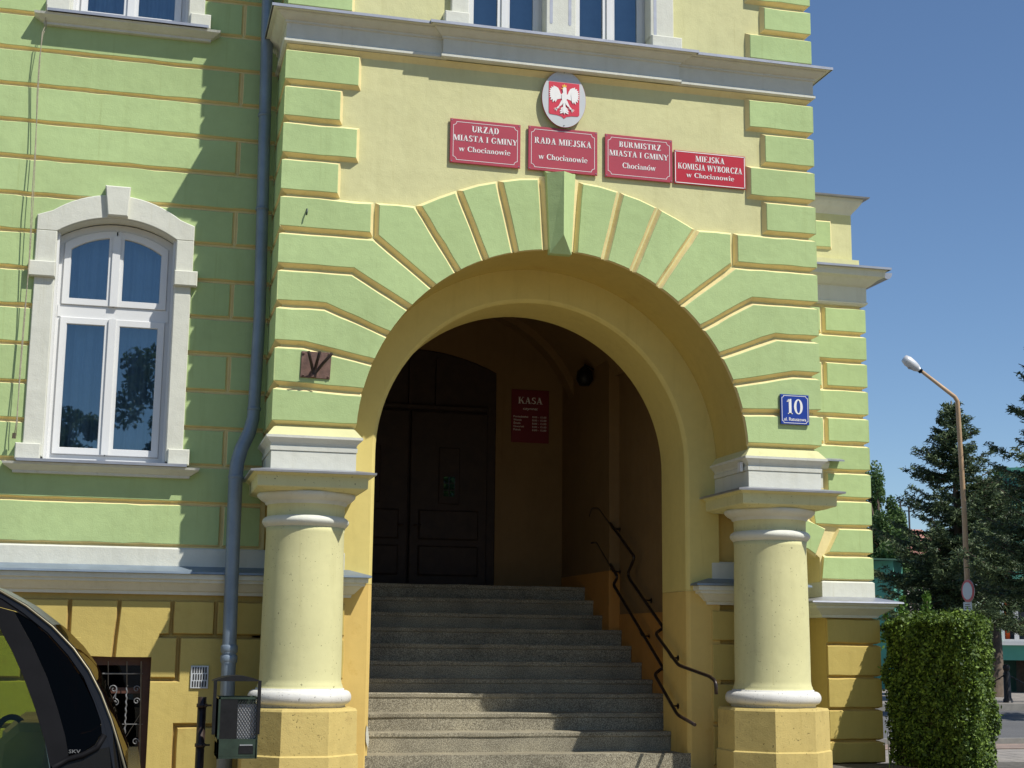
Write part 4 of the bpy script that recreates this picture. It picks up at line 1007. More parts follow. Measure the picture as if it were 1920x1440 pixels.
# ================================================================== BASEMENT WINDOW + GRILLE
bw = thing('basement_window', 'brown framed basement window behind a scrolled wrought iron grille', 'window', (-.97, .8, .25))
mb = MB(); yb_ = .79
for x0, x1, z0, z1 in ((BX0, BX0+.06, .25, BZ), (BX1-.06, BX1, .25, BZ), (BX0+.06, BX1-.06, BZ-.06, BZ), (BX0+.06, BX1-.06, .25, .31), (BX0+.06, BX1-.06, .94, .98)): mb.box(x0, x1, yb_, yb_+.05, z0, z1, 'frame_brown')
mb.build('frame', bw)
MB().add([(BX0+.06, yb_+.03, .31), (BX1-.06, yb_+.03, .31), (BX1-.06, yb_+.03, BZ-.06), (BX0+.06, yb_+.03, BZ-.06)], [(0, 1, 2, 3)], 'basement_glass').build('pane', bw)
MB().box(BX0, BX1, .9, 1.08, .25, BZ, 'gap').build('room_lining', bw)
gx = lambda px, py: tuple(at(px, py, .745))
def bar(P, r, m='wrought', nm='bar'): MB().tube(P, r, m, 6).build(nm, bw)
for px in (203, 238): bar([gx(px, 1240), gx(px, 1290)], .004)
bar([gx(150, 1263), gx(268, 1263)], .006); bar([gx(265, 1240), gx(262, 1440)], .006); bar([gx(150, 1358), gx(268, 1358)], .004)
bar([gx(203, 1290), gx(203, 1330)], .006)
b0, b1 = Vector(gx(238, 1285)), Vector(gx(231, 1440))                # twisted bar
tw_ = []
for i in range(61):
    t = i/60; p = b0.lerp(b1, t); tw_.append((p.x+.003*math.cos(i*1.3), p.y+.003*math.sin(i*1.3), p.z))
bar(tw_, .006, nm='twisted_bar')
def scroll(cx_, cy_, r, a0, turns, s=1, tail=None):
    P = []
    for i in range(26):
        t = i/25; a = R(a0+s*360*turns*t); rr = r*(1-.82*t); P.append(tuple(gx(cx_+rr*math.cos(a), cy_-rr*math.sin(a))))
    if tail: P = [gx(*q) for q in tail]+P
    bar(P, .0042, nm='scroll')
scroll(193, 1292, 9, 0, 1.2, 1, [(203, 1300)]); scroll(213, 1292, 8, 180, 1.2, -1, [(203, 1300)])
scroll(216, 1317, 7, 90, 1.3, -1, [(205, 1318), (213, 1308), (219, 1297), (219, 1288)])
scroll(190, 1317, 7, 90, 1.3, 1, [(201, 1318), (193, 1308), (187, 1297)])
scroll(256, 1292, 7, 0, 1.2, 1); scroll(256, 1315, 7, 0, 1.2, 1); scroll(254, 1391, 7, 0, 1.2, 1)
bar([gx(262, 1340), gx(234, 1385)], .003); bar([gx(232, 1395), gx(240, 1408), gx(262, 1410)], .004)

vg = thing('air_vent', 'white louvred vent grille in the ochre base beside the drainpipe', 'vent', (-.38, .64, 1.06))
MB().prism(rect(-.446, -.320, .980, 1.140), .640, .656, 'emblem_grey', bevel=.003).build('plate', vg)
for i in range(6):
    for j in range(3):
        x = -.434+i*.0178+(.004 if j == 1 else 0); z = .992+j*.049
        MB().box(x, x+.010, .6375, .6395, z, z+.040, 'gap').build('slot', vg)

# ================================================================== LITTER BIN
bn = thing('litter_bin', 'dark green mesh litter bin with hood hung on a post before the left column', 'bin', (-.21, -.60, 0))
by = -.60; bx0, bx1 = -.352, -.073; bcx = -.212
MB().tube([(-.415, by+.05, 0), (-.415, by+.05, .962)], .028, 'iron_brown', 14).build('post', bn)
for z in (.91, .665): MB().lathe(-.415, by+.05, [(.030, z-.012), (.034, z-.010), (.034, z+.010), (.030, z+.012)], 'iron_brown', 14).tube([(-.385, by+.05, z), (-.355, by+.05, z)], .007, 'iron_brown', 6).build('clamp', bn)
mb = MB()                                                       # hood: shallow arched lid
lid = seg_arch(bx0-.010, bx1+.010, 1.066, 1.100, 12)
mb.prism(lid, by-.14, by+.14, 'iron_black'); mb.build('lid', bn)
for x in (bx0-.006, bx1-.010): MB().box(x, x+.020, by-.145, by-.115, .74, 1.07, 'iron_black').build('bracket', bn)
mb = MB()                                                       # body frame
fx = (bx0+.03, bx1-.005)
for z0, z1 in ((.955, .968), (.690, .712), (.592, .606)):
    mb.box(fx[0], fx[1], by-.13, by-.115, z0, z1, 'bin_green'); mb.box(fx[0], fx[1], by+.115, by+.13, z0, z1, 'bin_green')
    mb.box(fx[0], fx[0]+.012, by-.115, by+.115, z0, z1, 'bin_green'); mb.box(fx[1]-.012, fx[1], by-.115, by+.115, z0, z1, 'bin_green')
for x in fx:
    for y in (by-.13, by+.118): mb.box(x-.006 if x > bcx else x, x+.012 if x < bcx else x+.006, y, y+.012, .592, .968, 'bin_green')
mb.box(fx[0], bcx+.01, by-.128, by-.118, .605, .955, 'iron_black')
mb.box(fx[0], fx[1], by-.13, by-.12, .605, .690, 'bin_green'); mb.box(fx[0], fx[1], by+.118, by+.128, .605, .955, 'bin_green'); mb.box(fx[0], fx[1], by-.11, by+.11, .600, .606, 'bin_green')
mb.build('body', bn)
MB().prism(rect(bcx+.025, fx[1]-.02, .622, .668), -.734, -.73, 'iron_black', bevel=.0015).build('ash_plate', bn)
MB().box(bcx+.03, fx[1]-.025, by-.136, by-.131, .672, .678, 'mesh_grey').build('handle', bn)
mb = MB(); mx0, mx1, mz0, mz1 = bcx+.012, fx[1]-.004, .712, .955
def clipseg(x, z, dx, dz):
    t0, t1 = 0, 1
    for p, q in ((-dx, x-mx0), (dx, mx1-x), (-dz, z-mz0), (dz, mz1-z)):
        if abs(p) < 1e-9: continue
        r_ = q/p
        if p < 0: t0 = max(t0, r_)
        else: t1 = min(t1, r_)
    return (t0, t1) if t0 < t1 else None
for k in range(-16, 22):
    for s in (-1, 1):
        x = mx0+k*.018; dx, dz = s*.30, .45
        c = clipseg(x, mz0, dx, dz)
        if c: mb.tube([(x+dx*c[0], by-.124, mz0+dz*c[0]), (x+dx*c[1], by-.124, mz0+dz*c[1])], .0016, 'iron_black', 4)
mb.build('wire_mesh', bn)
MB().box(mx0, mx1, by-.100, by-.095, mz0, mz1-.03, 'mesh_grey').build('liner', bn)

# ================================================================== wall lamp in the hall
wl = thing('wall_lamp', 'small dark lamp high on the shaded right wall of the stair hall', 'lamp', (HR2-.1, 3.1, 3.9))
q = at(1096, 706, 3.25); MB().lathe(q[0], q[1], [(.02, q[2]+.10), (.075, q[2]+.05), (.085, q[2]-.03), (.05, q[2]-.09)], 'iron_black', 14).build('shade', wl)
MB().tube([(HR2, q[1]+.02, q[2]+.08), (q[0], q[1], q[2]+.12), (q[0], q[1], q[2]+.08)], .010, 'iron_black', 8).build('arm', wl)

# ================================================================== SIDE WING (set back on the right)
wg = thing('side_wing', 'lower green and yellow side wing set back to the right with a parapet', 'building', (5.2, 2.7, 0))
AY = 2.70; AX1 = 6.06; AC = .04
ocx, orr = 4.93, .585            # arched recess beside the corner pier
mb = MB()
arc_ = seg_arch(ocx-orr, ocx+orr, 2.17, 2.40, 14)
ya = AY+.04
poly = [(4.27, 1.80), (ocx-orr, 1.80), (ocx-orr, 2.17)]+arc_+[(ocx+orr, 1.80), (AX1-AC, 1.80), (AX1-AC, 4.72), (4.27, 4.72)]
mb.prism(poly, ya, ya+.35, 'joint')
mb.box(4.27, AX1-AC, ya+.35, ya+.42, 0, 4.72, 'shaft_paint'); mb.box(AX1-AC-.02, AX1-AC, ya+.36, 9, 0, 4.72, 'cream'); mb.box(4.2, AX1, 8.9, 9, 0, 4.7, 'cream')
mb.build('wall', wg)
# rusticated pier
lev = [4.665, 4.384, 4.108, 3.832, 3.556, 3.282, 3.010, 2.738, 2.470, 2.200, 1.945]
for i in range(len(lev)-1):
    zt, zb = lev[i], lev[i+1]; even = i % 2 == 0
    xl = 5.600 if even else 5.30
    if i in (0, 2, 4): xl = 5.600
    if i == 6: xl = 5.58
    mb = MB(); kw = dict(g=.006, c=.020)
    if i <= 6: P = rect(xl, AX1, zb, zt); et = {1: 'm'}
    elif i == 7: P = [(5.44, zb), (AX1, zb), (AX1, zt), (5.40, zt)]; et = {1: 'm'}
    elif i == 8: P = [(5.555, zb+.0), (AX1, zb), (AX1, zt), (5.70, zt)]; et = {1: 'm'}
    else: P = [(5.515, zb), (AX1, zb), (AX1, zt), (5.545, zt)]; et = {1: 'm', 3: 'n'}
    stone_into(mb, P, AY, AC, et=et, **kw)
    stone_into(mb, rect(AY, 3.6, zb, zt), 0, AC, et={3: 'm', 1: 'n'}, mapf=lambda u, v, w: (AX1-w, u, v), **kw)
    mb.build('rusticated_block', wg)
    if i <= 5 and even: stone(wg, rect(4.8, xl-.004, zb, zt), AY+.012, AC-.012, c=.018)
# flared stones over the recess
V0 = [xz(a_, b_, AY) for a_, b_ in ((1532, 1046), (1553, 990), (1532, 979), (1512, 970), (1480, 966), (1488, 1026), (1514, 1033))]
stone(wg, V0, AY+.004, AC-.004, name='voussoir', c=.018)
stone(wg, [(5.19, 2.37), (5.24, 2.70), (4.95, 2.72), (4.95, 2.40)], AY+.004, AC-.004, name='voussoir')
# white hood block under the metal ledge
MB().prism([(AY+AC, 3.02), (AY-.02, 3.03), (AY-.05, 3.07), (AY-.05, 3.10), (AY+AC, 3.10)], 5.20, 5.60, 'white', axis='x').build('hood', wg)
MB().prism([(AY+AC, 3.125), (AY-.10, 3.095), (AY-.10, 3.110), (AY+AC, 3.145)], 5.15, 5.735, 'zinc', axis='x').build('flashing', wg)
MB().box(5.46, 5.545, AY-.01, ya, 2.84, 3.015, 'white').build('bracket', wg)
# cornice and roof edge
cp = [(4.3, AY), (AX1, AY), (AX1, 4.5)]
MB().molding(cp, [(-.06, 4.675), (0, 4.680), (.020, 4.70), (.022, 4.712), (.012, 4.72), (.012, 4.865), (.022, 4.872), (.04, 4.88), (.105, 4.935), (.150, 4.955), (.155, 5.01), (.17, 5.015), (.17, 5.028), (-.06, 5.06)], 'white').build('cornice', wg)
MB().molding(cp, [(-.06, 5.085), (.195, 5.036), (.195, 5.022), (.20, 5.022), (.20, 5.044), (-.06, 5.095)], 'zinc').build('flashing', wg)
MB().molding([(AX1+.20, AY-.02), (AX1+.20, 4.5)], [(0, 5.035)]+[(.05-.052*math.cos(R(a)), 5.035-.060*math.sin(R(a))) for a in range(10, 180, 16)]+[(.105, 5.04)], 'zinc').build('gutter', wg)
px_ = AX1-.10; pyy = AY+.05
MB().loft([ringrect(4.3, px_, pyy, pyy+.3, z, o) for z, o in ((5.05, .05), (5.150, .05), (5.152, .0), (5.62, .0), (5.625, .0), (5.645, .012), (5.69, .05), (5.74, .085), (5.775, .095))], ['cream', 'cream', 'cream', 'cream', 'white', 'white', 'white', 'white']).build('parapet', wg)
MB().loft([ringrect(4.3, px_, pyy, pyy+.3, z, o) for z, o in ((5.776, .14), (5.790, .145), (5.83, -.05))], 'zinc').build('flashing', wg)
stone(wg, rect(5.15, 5.745, 5.245, 5.560), pyy-.030, .032, c=.022, name='parapet_panel')
# plat band, base cornice, base
bp = [(5.515, AY+.36), (5.515, AY), (AX1, AY), (AX1, 4.5)]
MB().molding(bp, [(-.05, 1.79), (.004, 1.79), (.004, 1.935), (-.012, 1.948), (-.05, 1.948)], 'white').build('plat_band', wg)
MB().molding(bp, [(-.05, 1.81), (.0, 1.800), (.200, 1.752), (.204, 1.738), (.198, 1.738), (-.05, 1.78)], 'zinc').build('flashing', wg)
MB().molding(bp, [(-.05, 1.60), (.02, 1.602), (.03, 1.625), (.09, 1.665), (.13, 1.69), (.135, 1.71), (.165, 1.718), (.170, 1.737), (-.05, 1.75)], 'white').build('base_cornice', wg)
MB().box(4.27, ocx+orr-.01, ya+.29, ya+.34, 1.80, 1.94, 'white').box(4.27, ocx+orr, ya+.22, ya+.34, 1.77, 1.80, 'zinc').build('recess_ledge', wg)
mb = MB(); mb.prism([(5.555, ya), (AX1-.01, ya), (AX1-.01, 4.4), (5.53, 4.4)], .0, 1.61, 'ochre_joint', axis='z'); mb.build('base_wall', wg)
bl = [1.600, 1.352, 1.045, .748, .455, .24]
for i in range(5):
    zt, zb = bl[i], bl[i+1]; mb = MB()
    e = .05 if i == 4 else 0
    stone_into(mb, rect(5.56-e, 6.11, zb, zt), AY+.006-e*.5, .034+e*.5, et={1: 'm', 3: 'n'}, face='ochre', side='ochre_joint', c=.014, g=.004)
    stone_into(mb, rect(AY+.006, 4.4, zb, zt), 0, .034, et={3: 'm', 1: 'n'}, face='ochre', side='ochre_joint', c=.014, g=.004, mapf=lambda u, v, w: (6.11-w, u, v))
    mb.build('rusticated_block', wg)
MB().box(4.2, AX1, ya, 9, 4.9, 5.05, 'zinc').build('roof', wg)

# ================================================================== FOLIAGE
def leaves(C, N, size, aspect=.55, nrm=None, spread=1.0):
    """C (n,3) centres -> rhombus leaves with random orientation (optionally round a normal)"""
    n = len(C); d = rng.normal(size=(n, 3)); d /= np.linalg.norm(d, axis=1)[:, None]
    if nrm is not None:
        d = nrm+d*spread; d /= np.linalg.norm(d, axis=1)[:, None]
    a = rng.normal(size=(n, 3)); t = np.cross(d, a); t /= np.linalg.norm(t, axis=1)[:, None]; b_ = np.cross(d, t)
    s = (size*rng.uniform(.6, 1.35, n))[:, None]
    V = np.stack([C-t*s, C-b_*s*aspect+t*s*.1, C+t*s, C+b_*s*aspect+t*s*.1], axis=1)
    return V.reshape(-1, 3)
# ---- clipped hedge
A_ = at(1656, 1300, 2.62); B_ = at(1822, 1300, 1.28); C_ = at(1868, 1300, 2.10)
A_, B_, C_ = A_[:2], B_[:2], C_[:2]; D_ = C_+(A_-B_)*.8
quad = [A_, B_, C_, D_]; HT = 1.60
hd = thing('hedge', 'clipped bright green box-shaped hedge at the corner of the side wing', 'hedge', (float(B_[0]), float(B_[1]), .24))
pts, nrs = [], []
cen = sum(quad)/4
def hump(u, h): return 1.0
for i in range(4):
    p, q = quad[i], quad[(i+1) % 4]; e = q-p; L = np.hypot(*e); nn = np.array([e[1], -e[0]])/L
    if nn@((p+q)/2-cen) < 0: nn = -nn
    n = int(L*1.4*13000) if i in (0, 1) else int(L*1.4*5000)
    u = rng.random(n); z = .12+rng.random(n)**.9*(HT-.12)
    lump = .035*np.sin(u*L*9+z*7)+.03*np.sin(z*13+u*L*4+i)+.02*np.sin(u*L*23-z*17)
    dep = -np.abs(rng.normal(0, .05, n))+lump*.7+np.where(rng.random(n) < .05, rng.random(n)*.05, 0)
    top = np.clip((z-(HT-.16))/.16, 0, 1); side_ = np.clip((np.abs(u-.5)*2-(1-.16/L))/(.16/L), 0, 1)
    dep -= .11*top**2+.05*side_**2
    dep -= .03*np.clip((.5-z)/.4, 0, 1)
    P = p[None]+e[None]*u[:, None]+nn[None]*dep[:, None]
    pts.append(np.column_stack([P, z])); nrs.append(np.tile([nn[0], nn[1], .45], (n, 1)))
n = 22000; uv = rng.random((n, 2)); P = (A_*(1-uv[:, :1])+B_*uv[:, :1])*(1-uv[:, 1:])+(D_*(1-uv[:, :1])+C_*uv[:, :1])*uv[:, 1:]
z = HT-np.abs(rng.normal(0, .03, n))+.03*np.sin(P[:, 0]*11)+.02*np.sin(P[:, 1]*17)+np.where(rng.random(n) < .04, rng.random(n)*.06, 0)
ed = np.maximum(np.abs(uv[:, 0]-.5)*2, np.abs(uv[:, 1]-.5)*1.6); z = z-.07*np.clip((ed-.8)/.2, 0, 1.5)**2
pts.append(np.column_stack([P, z])); nrs.append(np.tile([0, 0, 1.0], (n, 1)))
V = leaves(np.vstack(pts), 0, .0185, .55, np.vstack(nrs), 1.3)
numpy_mesh('foliage', V, 4, 'hedge_leaf', hd, 'stuff')
core = [tuple(cen+(q-cen)*.80) for q in quad]
mb = MB(); mb.prism(core, .15, HT-.16, 'trunk', axis='z'); mb.build('inner_twigs', hd)
for k in range(6):
    q = cen+(quad[k % 4]-cen)*.6*random.random(); mb = MB(); mb.tube([(q[0], q[1], .2), (q[0]+.02, q[1], .9)], .012, 'trunk', 6); mb.build('stem', hd)
# ---- two shoots above the hedge
def shoot(px, ptop, pbase, y, label, n=170, w=.08):
    a = at(px, ptop, y); b_ = at(px+3, pbase, y)
    o = thing('young_shoot', label, 'plant', (float(b_[0]), y, .25), 'leafy shoots behind the hedge')
    MB().tube([(b_[0], y, .25), (b_[0], y, b_[2]), (a[0], y, a[2])], .006, 'trunk', 5).build('stem', o)
    t = rng.random(n); ang = rng.random(n)*6.28; r = w*(1.1-t*.8)*rng.random(n)**.5
    C = np.column_stack([b_[0]+(a[0]-b_[0])*t+r*np.cos(ang), y+r*np.sin(ang), b_[2]-.1+(a[2]-b_[2]+.1)*t])
    numpy_mesh('foliage', leaves(C, 0, .024, .6), 4, 'shoot_leaf', o, 'stuff')
shoot(1737, 1108, 1175, 2.9, 'tall leafy shoot rising behind the middle of the hedge', 260, .09)
shoot(1692, 1118, 1175, 3.1, 'shorter leafy shoot beside the metal ledge of the side wing', 200, .08)
shoot(1660, 1140, 1200, 3.3, 'pale leafy sprig against the corner of the side wing', 150, .08)
# small white flowers near the hedge foot
fw = MB()
for k in range(10):
    p = at(1664+random.uniform(-7, 9), 1372+random.uniform(-12, 28), 1.9); fw.lathe(p[0], p[1], [(.001, p[2]), (.009, p[2]+.004), (.001, p[2]+.008)], 'petal', 6)
fw.tube([tuple(at(1668, 1440, 1.92)), tuple(at(1664, 1372, 1.92))], .003, 'hedge_leaf', 5)
tag(fw.build('flower'), 'tiny white flowers by the foot of the hedge', 'flower')

def spruce(px, ptop, dist, hgt, rad, label, seed, dens=1.0, taper=.85):
    rg = np.random.default_rng(seed); top = atd(px, ptop, dist); x, y, H = top
    o = thing('spruce_tree', label, 'tree', (float(x), float(y), .1), 'spruces across the street')
    MB().tube([(x, y, .0), (x+.05, y, H*.5), (x, y, H)], [.20, .11, .015], 'trunk', 8).build('trunk', o)
    C, D, br = [], [], MB(); z = hgt
    while z < H-.08:
        f = (H-z)/(H-hgt); nb = rg.integers(4, 7)
        for _ in range(nb):
            a = rg.random()*6.283; L = rad*(f**taper)*rg.uniform(.55, 1.22)+.12; rise = .16*L*(1-f)*2-.14*L*f
            P = []
            m_ = 7
            for i in range(m_):
                t = i/(m_-1); P.append((x+math.cos(a)*L*t, y+math.sin(a)*L*t, z+rise*t-.18*L*math.sin(t*3.1)*f+.12*L*t*t))
            if L > .6: br.tube(P, [.022*(1-i/m_)+.004 for i in range(m_)], 'trunk', 4)
            k = int(16*L*dens)+6
            for t in rg.random(k)**.75:
                i = min(m_-2, int(t*(m_-1))); q = np.array(P[i])+(np.array(P[i+1])-np.array(P[i]))*(t*(m_-1)-i)
                ss = rg.choice([-1, 1]); w = (.30*L+.12)*(1-t*.75)*rg.random()**.6
                dv = np.array([-math.sin(a)*ss*.8+math.cos(a)*.7, math.cos(a)*ss*.8+math.sin(a)*.7, rg.normal(0, .12)-.12])
                tip = q+dv*w; nseg = max(2, int(w/.05))
                for s_ in range(nseg):
                    C.append(q+dv*w*(s_+.5)/nseg+rg.normal(0, .012, 3)); D.append(dv)
        z += rg.uniform(.10, .19)*(1.0 if f > .3 else .8)
    C = np.array(C); D = np.array(D); n = len(C); reps = 3
    C = np.repeat(C, reps, 0)+rg.normal(0, .03, (n*reps, 3)); D = np.repeat(D, reps, 0); D = D/np.linalg.norm(D, axis=1)[:, None]
    d = D+rg.normal(0, .55, D.shape); d /= np.linalg.norm(d, axis=1)[:, None]
    w = np.cross(d, rg.normal(size=d.shape)); w /= np.linalg.norm(w, axis=1)[:, None]
    l = rg.uniform(.05, .11, len(C))[:, None]; wd = rg.uniform(.010, .020, len(C))[:, None]
    V = np.stack([C-d*l*.5-w*wd, C-d*l*.5+w*wd, C+d*l*.7+w*wd*.3, C+d*l*.7-w*wd*.3], 1).reshape(-1, 3)
    br.build('branches', o, 'stuff'); numpy_mesh('needles', V, 4, 'spruce_leaf', o, 'stuff'); return o
spruce(1783, 752, 36, 2.4, 2.6, 'tall spruce with a thin ragged top behind the street lamp', 5, 1.35, 1.05)
spruce(1985, 560, 30, 2.9, 2.0, 'dark spruce cut by the right edge of the photo, branches reaching in', 9, 1.5)
spruce(1852, 905, 39, 3.0, 1.9, 'lower bushy spruce filling in beside the teal house', 14, 1.6, .6)

def broadleaf(px, ptop, dist, rx, rz, label, seed, n=9000, leaf=.05, trunk_h=None, mat='tree_leaf', group=None, clumps=26):
    rg = np.random.default_rng(seed); top = atd(px, ptop, dist); x, y, H = top; zc = H-rz
    o = thing('leafy_tree', label, 'tree', (float(x), float(y), .1), group)
    MB().tube([(x, y, 0), (x+.1, y, zc*.6), (x, y, zc)], [.16, .12, .07], 'trunk', 8).build('trunk', o)
    br = MB(); C = []
    for k in range(clumps):
        d = rg.normal(size=3); d /= np.linalg.norm(d); r = rg.uniform(.35, .95)
        c = np.array([x+d[0]*rx*r, y+d[1]*rx*r, zc+d[2]*rz*r]); br.tube([(x, y, zc-rz*.4), tuple(c)], [.05, .015], 'trunk', 5)
        m_ = n//clumps; q = rg.normal(size=(m_, 3)); q /= np.linalg.norm(q, axis=1)[:, None]
        C.append(c+q*(rg.random((m_, 1))**.45)*np.array([rx, rx, rz])*rg.uniform(.20, .34))
    br.build('branches', o, 'stuff'); numpy_mesh('crown', leaves(np.vstack(C), 0, leaf, .6), 4, mat, o, 'stuff'); return o
broadleaf(1648, 872, 52, 1.0, 2.3, 'slim green broadleaf tree just beyond the side wing corner', 3, 14000, .055)
broadleaf(1690, 1000, 50, 1.25, 1.2, 'low broadleaf tree in front of the pinkish roof', 31, 14000, .055)
broadleaf(1895, 870, 44, 1.1, 1.3, 'bushy broadleaf tree beside the teal house gable', 4, 8000, .06)
# tree behind the viewer, mirrored in the window panes
rt = thing('leafy_tree', 'broad leafy tree behind the viewer, seen only mirrored in the arched window', 'tree', (.6, -24, 0))
MB().tube([(.6, -24, 0), (.5, -24, 3.5), (.4, -24, 6)], [.25, .2, .1], 'trunk', 8).build('trunk', rt)
C = []
for k in range(95):
    d = rng.normal(size=3); d /= np.linalg.norm(d); r = rng.uniform(.1, 1)**.5; c = np.array([.75, -24, 6.3])+d*np.array([2.2, 2.3, 3.9])*r
    q = rng.normal(size=(330, 3)); q /= np.linalg.norm(q, axis=1)[:, None]; C.append(c+q*(rng.random((330, 1))**.4)*rng.uniform(.28, .5))
numpy_mesh('crown', leaves(np.vstack(C), 0, .07, .6), 4, 'tree_leaf', rt, 'stuff')
rt['group'] = 'trees across the square behind the viewer'
for dx, dy, l in ((-3.6, -1.5, 'leafy tree behind the viewer, mirrored low in the left pane of the arched window'), (6.5, -2, 'unseen tree added behind the viewer to block low sky light, right of the mirrored one'), (13, 1, 'unseen tree added behind the viewer to block low sky light, opposite the side wing'), (-13, -2, 'unseen tree added behind the viewer to block low sky light, opposite the far left of the facade')):  # all but the first copy are added unseen to cut low sky light
    c = copy_tree(rt, (dx, dy, 0)); c['label'] = l
    if dx == -3.6: c.scale = (.72, .72, .72)

# ================================================================== STREET FURNITURE
lp = thing('street_lamp', 'tall ochre street lamp with an angled arm and pale head before the spruce', 'lamp', tuple(map(float, (atd(1830, 1300, 30)[0], atd(1830, 1300, 30)[1], 0))))
LD = 30
pp = [atd(1826, 1330, LD), atd(1817, 1165, LD), atd(1808, 960, LD), atd(1796, 765, LD), atd(1795, 752, LD), atd(1790, 744, LD), atd(1720, 690, LD)]
pp = [tuple(p) for p in pp]; base = (pp[0][0], pp[0][1], 0)
MB().tube([base, pp[1], pp[2], pp[3], pp[4], pp[5], pp[6]], [.085, .060, .052, .045, .044, .042, .034], 'lamp_pole', 12).build('pole', lp)
MB().tube([atd(1817, 1200, LD), atd(1816.5, 1168, LD)], .078, 'lamp_pole', 12).build('sleeve', lp)
h0, h1 = Vector(atd(1724, 694, LD)), Vector(atd(1694, 671, LD)); ax = (h1-h0).normalized()
MB().tube([h0, h0+ax*.08, h0+ax*.16, h0+ax*.30, h0+ax*.40, h1], [.045, .085, .10, .11, .08, .02], 'lamp_metal', 14).build('head', lp)
MB().tube([h0+ax*.12+Vector((0, 0, -.055)), h0+ax*.24+Vector((0, 0, -.075)), h0+ax*.36+Vector((0, 0, -.055))], [.03, .065, .03], 'mesh_grey', 10).build('lens', lp)
MB().tube([h0-ax*.05, h0+ax*.05], .05, 'car_trim', 10).build('socket', lp)
sc = atd(1815, 1108, LD-.25)
rs = thing('round_sign', 'round white no-entry-for-vehicles sign with red rim on the street lamp', 'sign', tuple(map(float, sc)))
ya_ = math.atan2(CAM[0]-sc[0], -(CAM[1]-sc[1]))+R(-58)   # turned away from the viewer
def disc(mb, r0, r1, off, th, m, n=32):
    nx, ny = math.sin(ya_), -math.cos(ya_); tx, ty = -ny, nx; V = []
    for o_ in (off, off+th):
        for i in range(n):
            a = 2*math.pi*i/n; V.append((sc[0]+tx*r1*math.cos(a)+nx*o_, sc[1]+ty*r1*math.cos(a)+ny*o_, sc[2]+r1*math.sin(a)))
    mb.add(V, [list(range(n)), list(range(n, 2*n))[::-1]]+[(i, (i+1) % n, n+(i+1) % n, n+i) for i in range(n)], m); return mb
disc(MB(), 0, .225, 0, .012, 'sign_red2').build('plate', rs); disc(MB(), 0, .175, .013, .003, 'emblem_grey').build('face', rs)
disc(MB(), 0, .228, -.012, .011, 'lamp_metal').build('back', rs)
s2 = atd(1815, 1138, LD-.25); nx, ny = math.sin(ya_), -math.cos(ya_); tx, ty = -ny, nx
ps = thing('plate_sign', 'small white text plate under the round sign on the lamp post', 'sign', tuple(map(float, s2)))
def pl(mb, w0, w1, z0, z1, o0, o1, m):
    V = [(s2[0]+tx*a+nx*o_, s2[1]+ty*a+ny*o_, s2[2]+z) for o_ in (o0, o1) for a, z in ((w0, z0), (w1, z0), (w1, z1), (w0, z1))]
    mb.add(V, [(0, 1, 2, 3), (7, 6, 5, 4), (0, 1, 5, 4), (1, 2, 6, 5), (2, 3, 7, 6), (3, 0, 4, 7)], m); return mb
pl(MB(), -.15, .15, -.11, .10, 0, .01, 'emblem_grey').build('plate', ps)
mb = MB()
for z, w in ((.05, .09), (.01, .11), (-.03, .10), (-.07, .06)): pl(mb, -w, w, z-.010, z+.006, .0105, .012, 'frame_brown')
mb.build('lettering', ps)
# bollards and chain
def bollard(p, label):
    o = thing('bollard', label, 'bollard', (float(p[0]), float(p[1]), .135), 'bollards along the far pavement')
    MB().lathe(p[0], p[1], [(.11, .13), (.11, .20), (.085, .24), (.078, .80), (.06, .84), (.06, .86), (.075, .88), (.085, .93), (.075, .98), (.04, 1.01), (.005, 1.015)], 'iron_black', 16).build('post', o); return o
b0_ = atd(1890, 1318, 34); bp_ = [b0_+np.array([dx, -.0*dx, 0]) for dx in (-2.2, 0, 2.2)]
for p, l in zip(bp_, ('black bollard hidden behind the hedge, chained to the visible one', 'black cast bollard with chains on the far pavement right of the hedge', 'black bollard just beyond the right edge, holding the chain end')): bollard(p, l)
for i in (0, 1):
    a, b_ = bp_[i], bp_[i+1]; mb = MB(); 
    for k in range(40):
        t0, t1 = k/40, (k+.8)/40; f = lambda t: (a[0]+(b_[0]-a[0])*t, a[1]+(b_[1]-a[1])*t, .80-.36*(1-(2*t-1)**2)+(.006 if k % 2 else 0))
        mb.tube([f(t0), f(t1)], .014 if k % 2 else .02, 'iron_black', 5)
    tag(mb.build('chain'), ('sagging black chain running left from the bollard behind the hedge', 'sagging black chain running right from the bollard to the photo edge')[i], 'chain')

# ================================================================== DISTANT BUILDINGS
def face(o, d, px0, px1, py0, py1):
    a, b_ = atd(px0, py1, d), atd(px1, py0, d); return a, b_
HD = 42.0
tc = atd(1893, 1222, HD); ta = math.atan2(tc[0]-CAM[0], tc[1]-CAM[1]); kx = HD/F_PX
th_ = thing('teal_house', 'teal rendered house behind the spruces with a white window and orange curtain', 'building', (float(tc[0]), float(tc[1]), 0))
X = lambda px: (px-1893)*kx; Z = lambda py: 1.3+(1222-py)*kx
zt_, zb_ = Z(885), Z(1238); ty0 = 0.0
wx0, wx1, wz0_, wz1_ = X(1880), X(1985), Z(1205), Z(1110)
mb = MB(); mb.box(X(1848), X(1893), 1.0, 7, zb_, Z(1085), 'teal')
mb.box(X(1848), wx0, ty0, 1.0, zb_, Z(1085), 'teal'); mb.box(wx1, X(2300), ty0, ty0+7, zb_, zt_, 'teal'); mb.box(X(1893), wx1, ty0, ty0+.4, wz1_, zt_, 'teal'); mb.box(wx0, wx1, ty0, ty0+.4, zb_, wz0_, 'teal')
mb.box(wx0, X(1893), ty0, ty0+.4, wz1_, Z(1085), 'teal')
